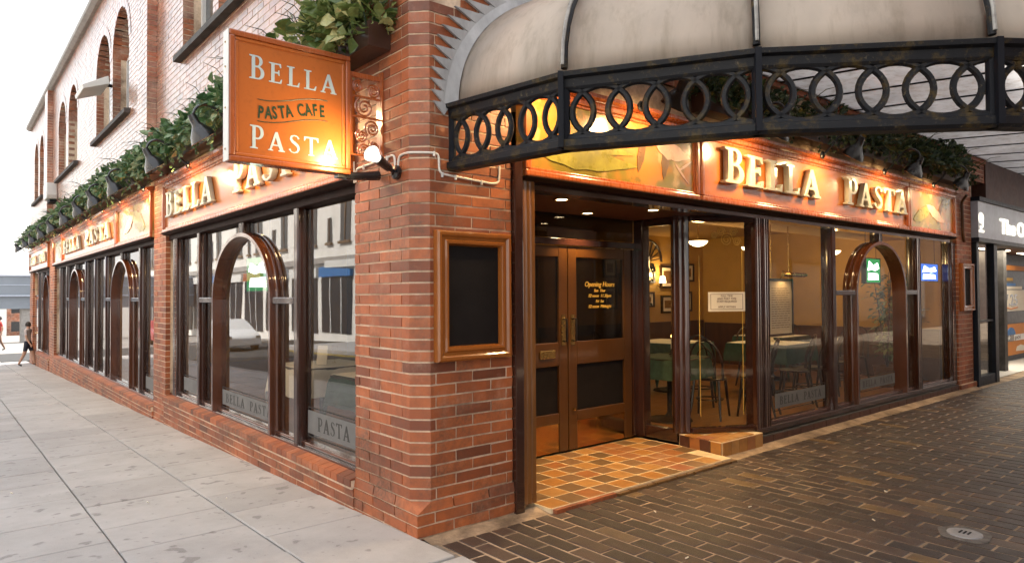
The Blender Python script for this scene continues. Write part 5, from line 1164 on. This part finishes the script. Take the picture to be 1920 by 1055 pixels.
# ------------------------------------------------------------------ fittings on the upper wall
FLD = thing('floodlight', 'white boxy floodlight fixed on the upper brick wall between arched windows', 'floodlight', (0, 10.4, 5.3))
m_ = MB(mL); m_.add([(9.98, 5.18, -.50), (10.85, 5.18, -.50), (10.85, 5.25, -.52), (9.98, 5.25, -.52), (9.98, 5.34, -.10), (10.85, 5.34, -.10), (10.85, 5.48, -.12), (9.98, 5.48, -.12)], [(0, 1, 2, 3), (4, 5, 6, 7), (0, 1, 5, 4), (3, 2, 6, 7), (0, 3, 7, 4), (1, 2, 6, 5)]); obj('housing', m_, 'white', FLD, bevel=.01); obj('bracket', MB(mL).tube([(10.41, 5.42, .01), (10.41, 5.42, -.13)], .03, 8), 'iron', FLD)
ABX = thing('alarm_box', 'white alarm box on the far brick pilaster above the planter', 'alarm box', (0, 18.6, 4.45)); obj('cover', MB(mL).prism([(18.0, 4.2), (18.65, 4.2), (18.72, 4.30), (18.72, 4.62), (17.95, 4.62), (17.95, 4.30)], -.24, -.0, axis=2), 'white', ABX, bevel=.02); obj('base', MB(mL).box((18.05, 4.12, -.16), (18.6, 4.199, -.001)), 'iron', ABX)

# ------------------------------------------------------------------ neighbouring bank front
BK = thing('bank_shopfront', 'navy framed bank shop front with slate fascia beyond the restaurant', 'shop', (11, 0, 0))
obj('fascia_panel', MB(mR).box((10.87, 2.47, -.10), (24, 3.08, .05)), 'navysign', BK)
obj('fascia_trim', MB(mR).box((10.86, 2.40, -.11), (24, 2.468, .06)).box((10.86, 3.082, -.13), (24, 3.15, .06)), 'navy', BK)
link('lettering', text_mesh('The O', .03, sp=.9, off=.012), m_emit('lit_letter_glow', (1, .9, .72), 1.1), BK, MR(12.05, 2.60, -.11) @ S(.62, .38, .3)); 
em = MB(mR); em.tube([(11.0+.10*math.cos(a), 2.80+.10*math.sin(a)*.8, -.106) for a in [i*.314 for i in range(20)]], .014, 5, closed=True); em.box((10.9, 2.56, -.112), (11.14, 2.60, -.1005)); em.tube([(10.95, 2.66, -.106), (11.0, 2.62, -.106), (11.08, 2.66, -.106), (11.08, 2.74, -.106)], .014, 5); em.box((10.965, 2.76, -.112), (11.035, 2.84, -.1005)); obj('emblem', em, m_emit('lit_emblem_glow', (1, .9, .72), .9), BK); obj('upper_wall', MB(mR).box((11.6, 3.16, -.02), (45, 7.3, .3)), 'darkbrick', BK)
for (a, b) in ((10.90, 11.02), (11.84, 12.03)): obj('frame_post', MB(mR).box((a, -.03, -.06), (b, 2.40, .08)), 'navy', BK, bevel=.008)
obj('base_frame', MB(mR).box((11.021, -.03, -.05), (11.839, .14, .07)), 'navy', BK, bevel=.008); pane(BK, mR, 11.021, 11.839, .14, 2.40, .0, 'glassr'); obj('mid_rail', MB(mR).box((11.021, 1.05, -.03), (11.839, 1.08, .03)), 'navy', BK)
obj('entrance_floor', MB().box((11.0, .09, -.1), (24, 4, -.012)), 'palefloor', BK); obj('rear_wall', MB(mR).box((11, -.1, 2.6), (24, 3, 2.7)), 'navy', BK); obj('entrance_ceiling', MB().box((10.9, .07, 2.42), (24, 2.6, 2.46)), 'soffit', BK)
for (x, y) in ((13.2, .5), (14.2, .4), (16, .5)):
    o = obj('strip_light', MB().box((x, y, 2.405), (x+.5, y+.1, 2.419)), m_emit('bank_strip_glow', (1, .85, .6), 6), BK)
ld = bpy.data.lights.new('bank_light', 'AREA'); ld.energy = 90; ld.size = 2; ld.color = (1, .88, .7); lo = bpy.data.objects.new('bank_light', ld); COL.objects.link(lo); lo.parent = BK; lo.matrix_parent_inverse = PW[BK.name].inverted(); lo.location = (14.5, .9, 2.38)
obj('poster_wall', MB(mR).box((15.3, -.05, .85), (24, 2.4, .95)), 'navy', BK); obj('wood_head', MB(mR).box((15.35, 2.05, .80), (24, 2.16, .849)), 'orange', BK)
P1_ = obj('poster', MB(mR).box((15.58, 1.12, .80), (17.9, 1.60, .845)), 'paper', BK); link('lettering', text_mesh('7.25', .03, off=.015), 'black', P1_, MR(15.80, 1.25, .798) @ S(.60, .36, .1)); obj('underline', MB(mR).tube([(15.95, 1.2, .798), (16.3, 1.17, .798), (16.8, 1.2, .798)], .014, 5), 'orange', P1_)
P2_ = obj('poster', MB(mR).box((15.60, .12, .80), (17.9, .82, .845)), 'orange', BK); obj('blue_arc', MB(mR).prism([(16.25+.33*math.cos(a), .58+.17*math.sin(a)) for a in [math.pi*i/12 for i in range(13)]], .792, .799), 'blue', P2_)
obj('caption_strip', MB(mR).box((15.45, .44, .788), (16.45, .58, .7905)), 'black', P2_); link('lettering', text_mesh('ank', .03, shear=.3), 'white', P2_, MR(15.62, .475, .786) @ S(.36, .15, .05)); obj('caption_strip', MB(mR).box((16.452, .44, .788), (17.9, .58, .7905)), 'white', P2_); link('lettering', text_mesh('poi', .03), 'black', P2_, MR(16.5, .475, .786) @ S(.36, .15, .05)); obj('price_cloud', MB(mR).prism([(16.6, .2), (17.3, .18), (17.4, .28), (17.0, .33), (16.7, .3)], .792, .799, axis=2), 'paper', P2_)
for (z, m1, w_) in ((1.72, 'blue', .9), (1.84, 'ochre', .7), (1.65, 'paper', 1.4)): obj('shelf_strip', MB(mR).box((15.8, z-.03, .80), (15.8+w_, z+.035, .845)), m1, BK)
# unseen building added opposite, raised and set close to shade the paved street
AB = thing('shading_building', 'unseen dark brick building added across the paved street for shade', 'building', (14, -9, 0)); obj('wall', MB().box((-.4, -11, -.2), (45, -7.4, 14)), 'darkbrick', AB)
for i in range(7):
    x = 2.5+i*4.2; f = obj('shop_window', MB().box((x, -7.42, .5), (x+3.2, -7.36, 2.6)), 'upglass', AB); obj('window_frame', MB().box((x-.08, -7.4, .42), (x+3.28, -7.34, .499)).box((x-.08, -7.4, 2.601), (x+3.28, -7.34, 2.7)), 'navy', f)

# ------------------------------------------------------------------ across the street: seen in the window reflections
OB = thing('cream_building', 'cream tiled building with tall windows across the street, reflected in the glass', 'building', (-14.4, 30, 0))
obj('wall', MB().box((-20, -14, -2), (-14.4, 80, 9.5)), 'cream', OB); obj('cornice', MB().box((-14.4, -14, 9.0), (-13.9, 80, 9.4)).box((-14.4, -14, 3.4), (-14.15, 80, 3.75)), 'coping', OB)
for i in range(20):
    y = -10+i*4.4; zb = gz(y)
    if i == 8:
        f = obj('arched_entrance', MB().prism([(y, -.6), (y+3.6, -.6), (y+3.6, 4.6)]+[(y+1.8+1.8*math.cos(a), 4.6+1.8*math.sin(a)) for a in [math.pi*k/14 for k in range(1, 14)]]+[(y, 4.6)], -14.44, -14.36, axis=0), 'upglass', OB)
        m_ = MB()
        for k in range(9): a = math.pi*(k+.5)/9; m_.tube([(-14.33, y+1.8+.3*math.cos(a), 4.6+.3*math.sin(a)), (-14.33, y+1.8+1.75*math.cos(a), 4.6+1.75*math.sin(a))], .05, 5)
        obj('fan_bar', m_, 'umber', f); obj('entrance_canopy', MB().box((-14.4, y-.6, 3.0), (-12.6, y+4.2, 3.35)), 'white', f); continue
    w1 = obj('window', MB().box((-14.42, y+.5, 4.6), (-14.36, y+1.7, 8.0)), 'upglass', OB); obj('window_frame', MB().box((-14.359, y+1.05, 4.6), (-14.33, y+1.15, 8.0)).box((-14.359, y+.4, 4.45), (-14.25, y+1.8, 4.599)), 'umber', w1)
    w2 = obj('window', MB().box((-14.42, y+2.7, 4.6), (-14.36, y+3.3, 6.0)), 'upglass', OB); obj('window_frame', MB().box((-14.359, y+2.97, 4.6), (-14.33, y+3.03, 6.0)).box((-14.359, y+2.6, 4.45), (-14.25, y+3.4, 4.599)), 'umber', w2)
    s_ = obj('shop_window', MB().box((-14.42, y+.3, zb+.3), (-14.34, y+4.0, 2.6)), 'shopdark', OB); obj('shop_fascia', MB().box((-14.4, y+.2, 2.65), (-14.2, y+4.1, 3.2)), ['white', 'navysign', 'fframe', 'white', 'blue'][i % 5], s_); obj('mullion', MB().box((-14.339, y+1.5, zb+.3), (-14.3, y+1.58, 2.6)).box((-14.339, y+2.75, zb+.3), (-14.3, y+2.83, 2.6)), 'white', s_)
def make_car(label, paint, y, x=-8.1, L_=4.3, h=1.42, van=False):
    T = thing('parked_car', label, 'car', (x, y, gz(y)-.125), 0, 'cars parked across the street'); z0 = gz(y)-.125
    prof_ = [(-.5, .28), (-.5, .62), (-.47, .72), (-.40, .80), (-.26, .98), (-.12, h*.99), (.15, h), (.33, h*.97), (.46, .95), (.5, .82), (.5, .28)] if not van else [(-.5, .28), (-.5, .85), (-.47, 1.0), (-.36, h), (.49, h), (.5, .9), (.5, .28)]
    m_ = MB(); n = len(prof_); vs = []
    for s_ in (-1, 1):
        for (a, b) in prof_: vs.append((x+s_*(.82 if b < .9 else .82-.22*(b-.9)/(h-.9)), y+a*L_, z0+b))
    m_.add(vs, [list(range(n)), list(range(n, 2*n))]+[(i, (i+1) % n, n+(i+1) % n, n+i) for i in range(n)]); obj('body', m_, paint, T, bevel=.05)
    for s_ in (-1, 1):
        obj('side_window', MB().prism([(y-.22*L_, z0+.95), (y-.11*L_, z0+h*.93), (y+.30*L_, z0+h*.93), (y+.38*L_, z0+.95)], x+s_*.80-.01, x+s_*.80+.03 if s_ > 0 else x+s_*.80+.0, axis=0), 'upglass', T)
        for a in (-.31, .31): 
            w_ = obj('wheel', MB().lathe([(.0, -.1), (.2, -.1), (.3, -.09), (.31, -.05), (.31, .05), (.3, .09), (.2, .1), (0, .1)], 20, Matrix.Translation((x+s_*.76, y+a*L_, z0+.31)) @ Matrix.Rotation(rad(90), 4, 'Y')), 'black', T, smooth=True)
            obj('hub_cap', MB().lathe([(0, .108), (.17, .104), (.18, .09)], 16, Matrix.Translation((x+s_*.76, y+a*L_, z0+.31)) @ Matrix.Rotation(rad(90*s_), 4, 'Y')), 'rib', w_, smooth=True)
        obj('headlamp', MB().box((x+s_*.62-.12, y-.5*L_-.015, z0+.60), (x+s_*.62+.12, y-.5*L_+.02, z0+.72)), 'rib', T)
M['carW'] = m_plain('white_car_paint', (.72, .72, .71), .25, coat=.8, var=.02); M['carB'] = m_plain('blue_car_paint', (.03, .07, .18), .25, coat=.8, var=.05); M['carR'] = m_plain('red_car_paint', (.40, .03, .03), .25, coat=.8, var=.05)
make_car('white parked car reflected in the middle left windows', 'carW', 29.0, -7.6); make_car('red parked car farther along the street, seen only in reflection', 'carR', 42, -7.6)

# ------------------------------------------------------------------ far end of the street
BR = thing('road_bridge', 'grey blue steel bridge crossing the far end of the street', 'bridge', (0, 60, -2))
def zc(y, px): return 0
obj('deck_girder', MB().box((-40, 60, .72), (60, 62, 1.75)), 'greyblue', BR); obj('parapet', MB().box((-40, 59.9, 1.78), (60, 60.2, 3.18)), 'greyblue', BR); obj('edge_beam', MB().box((-40, 59.8, 1.66), (60, 59.99, 1.78)).box((-40, 59.8, 3.19), (60, 60.3, 3.3)).box((-40, 59.86, 2.5), (60, 59.899, 2.56)), 'navysign', BR)
for x in (2.7, 6.5): obj('pier', MB().box((x-.35, 60.2, -2.4), (x+.35, 61.6, .719)), 'coping', BR)
def block(label, x0, x1, y, h, mat):
    z0 = gz(60)-.035*60-.5; T = thing('far_building', label, 'building', ((x0+x1)/2, y, z0), 0, 'low buildings beyond the bridge'); obj('wall', MB().box((x0, y, z0), (x1, y+6, z0+h)), mat, T); obj('roof', MB().prism([(x0-.2, z0+h+.001), (x1+.2, z0+h+.001), ((x0+x1)/2, z0+h+1.2)], y-.2, y+6.2, axis=1), 'stone', T)
    n = max(1, int((x1-x0)/2))
    for i in range(n):
        for f in (1.0, 3.6):
            if f+1.4 < h: obj('window', MB().box((x0+.5+i*2, y-.03, z0+f), (x0+1.5+i*2, y-.001, z0+f+1.4)), 'upglass', T)
block('white low building beyond the bridge at left', -2, 4.5, 112, 5.0, 'cream'); block('red brick low building beyond the bridge', 4.8, 11, 116, 5.2, 'brick2'); block('pale low building at the far right beyond the bridge', 11.3, 20, 113, 5.0, 'coping')
BO = thing('bollard', 'small red post by the far crossing', 'bollard', (.62, 27.5, gz(27.5))); obj('post', MB().lathe([(.11, -.1), (.11, .95), (.09, 1.05), (0, 1.08)], 14, Matrix.Translation((.62, 27.5, gz(27.5)))), 'carR', BO, smooth=True); obj('band', MB().lathe([(.113, .7), (.113, .85)], 14, Matrix.Translation((.62, 27.5, gz(27.5)))), 'white', BO, smooth=True)

# ------------------------------------------------------------------ pedestrians
M['skin'] = m_plain('skin', (.50, .29, .20), .55, var=.08); M['hair'] = m_plain('dark_hair', (.03, .02, .014), .6); M['top_pink'] = m_plain('pale_top', (.52, .45, .43), .8, var=.08); M['shorts'] = m_plain('navy_shorts', (.015, .018, .032), .8); M['top_red'] = m_plain('red_top', (.45, .05, .04), .8); M['trousers'] = m_plain('tan_trousers', (.20, .12, .08), .8); M['shoe'] = m_plain('dark_shoe', (.03, .025, .02), .5)
def person(label, loc, rz_, h, stride, mats, bare_leg=True):
    J = {'pel': (0, 0, .53), 'waist': (0, .005, .61), 'chest': (0, .0, .73), 'sh': (0, 0, .80), 'neck': (0, .005, .845), 'jaw': (0, -.012, .875), 'head': (0, 0, .925), 'crown': (0, .005, .975)}
    Rr = {'pel': (.085, .062), 'waist': (.072, .052), 'chest': (.088, .060), 'sh': (.075, .05), 'neck': (.030, .030), 'jaw': (.036, .040), 'head': (.045, .054), 'crown': (.026, .032)}
    E = [('pel', 'waist'), ('waist', 'chest'), ('chest', 'sh'), ('sh', 'neck'), ('neck', 'jaw'), ('jaw', 'head'), ('head', 'crown')]
    for s_, n in ((-1, 'l'), (1, 'r')):
        f = stride*s_
        J.update({n+'hip': (s_*.052, 0, .49), n+'knee': (s_*.055, -.10*f-.012, .275), n+'ank': (s_*.055, -.19*f+(.05 if f < 0 else 0), .045), n+'toe': (s_*.058, -.19*f-.075+(.05 if f < 0 else 0), .014),
                  n+'shd': (s_*.108, 0, .80), n+'elb': (s_*.135, .07*f+.01, .635), n+'wri': (s_*.135, .10*f-.045, .505), n+'hand': (s_*.133, .105*f-.065, .465), n+'fing': (s_*.13, .105*f-.075, .425), n+'thu': (s_*.115, .105*f-.085, .47)})
        Rr.update({n+'hip': (.058, .062), n+'knee': (.036, .038), n+'ank': (.022, .025), n+'toe': (.022, .016), n+'shd': (.036, .036), n+'elb': (.026, .026), n+'wri': (.017, .017), n+'hand': (.012, .022), n+'fing': (.008, .012), n+'thu': (.007, .007)})
        E += [('pel', n+'hip'), (n+'hip', n+'knee'), (n+'knee', n+'ank'), (n+'ank', n+'toe'), ('sh', n+'shd'), (n+'shd', n+'elb'), (n+'elb', n+'wri'), (n+'wri', n+'hand'), (n+'hand', n+'fing'), (n+'hand', n+'thu')]
    ks = list(J); me = bpy.data.meshes.new('person'); me.from_pydata([tuple(h*c for c in J[k]) for k in ks], [(ks.index(a), ks.index(b)) for a, b in E], [])
    o = bpy.data.objects.new('tmp', me); md = o.modifiers.new('skin', 'SKIN'); sv = me.skin_vertices[0] if me.skin_vertices else None
    COL.objects.link(o)
    if not me.skin_vertices:
        bpy.context.view_layer.objects.active = o; bpy.ops.object.modifier_remove(modifier='skin'); bpy.ops.object.modifier_add(type='SKIN')
    for i, k in enumerate(ks): me.skin_vertices[0].data[i].radius = tuple(h*r_ for r_ in Rr[k]); me.skin_vertices[0].data[i].use_root = (k == 'pel')
    sb = o.modifiers.new('sub', 'SUBSURF'); sb.levels = 2; sb.render_levels = 2
    COL.objects.unlink(o); m2 = to_mesh(o, 'person')
    for k in mats: m2.materials.append(M[k])         # top, bottom, skin, shoe
    for p in m2.polygons:
        c = p.center/h; a = abs(c.x)
        if c.z > .84: i = 2
        elif c.z > .56 and (a < .115 or c.z > .70): i = 0
        elif a > .108 and c.z > .40: i = 2
        elif c.z > (.34 if bare_leg else .05): i = 1
        elif c.z > .05: i = 2
        else: i = 3
        p.material_index = i; p.use_smooth = True
    P = link('person', m2, None); P.matrix_basis = Matrix.Translation(loc) @ Matrix.Rotation(rz_, 4, 'Z'); tag(P, label, 'person'); PW[P.name] = P.matrix_basis.copy(); PW[P.name] = Matrix()
    link('hair', MB().lathe([(.0, .999), (.03, .99), (.05, .955), (.054, .92), (.048, .895), (.03, .90)], 14, S(h, h*1.1, h)).mesh('hair', True), 'hair', P)
    f = MB()
    for sx in (-1, 1): f.box((sx*.016*h-.005*h, -.057*h, .922*h), (sx*.016*h+.005*h, -.050*h, .930*h))
    f.box((-.012*h, -.052*h, .888*h), (.012*h, -.046*h, .892*h)); f.tube([(0, -.05*h, .925*h), (0, -.062*h, .907*h), (0, -.05*h, .902*h)], .006*h, 6)
    link('face', f.mesh('face'), 'hair', P); return P
person('walking pedestrian in pale top and dark navy shorts at the far end of the pavement', (-.22, 22.9, gz(22.9)), rad(60), 1.42, .6, ['top_pink', 'shorts', 'skin', 'shoe'])
person('pedestrian in red top and tan trousers at the left picture edge', (-.15, 38, gz(38)), rad(-80), 1.7, .5, ['top_red', 'trousers', 'skin', 'shoe'], False)

# ------------------------------------------------------------------ litter on the ground
rg = random.Random(12)
for (x, y) in ((2.25, -1.02), (1.62, -.62), (3.4, -1.5), (2.6, -1.75), (1.05, -1.3), (5.2, -1.1), (-1.1, 2.2), (-1.9, 3.4), (-.6, 1.9)):
    o = obj('cigarette_end', MB().tube([(0, 0, 0), (.018, 0, 0)], .004, 6).tube([(.0185, 0, 0), (.03, 0, 0)], .0042, 6), 'paper'); z_ = (gz(y)+.005) if x < 0 else -.015
    o.matrix_basis = Matrix.Translation((x, y, z_)) @ Matrix.Rotation(rg.uniform(0, 6.28), 4, 'Z'); tag(o, 'tiny pale cigarette end dropped on the '+('grey pavement slabs' if x < 0 else 'brick paving'), 'litter', 'dropped cigarette ends')
for i, (x, y, lab) in enumerate(((6.72, 1.62, 'wine glass at the far side of the white topped table'), (7.2, 1.28, 'wine glass at the right edge of the white topped table'), (8.4, 2.1, 'wine glass on the table deep behind the right arch'), (6.0, 2.4, 'wine glass on the table near the pictures'), (.85, 3.0, 'wine glass on the pale grey tablecloth'))): glass_item(x, y, lab)
card(8.6, 2.2, .6, 'cream menu card on the table deep behind the right arch'); card(6.2, 2.5, .4, 'cream menu card on the table near the pictures')
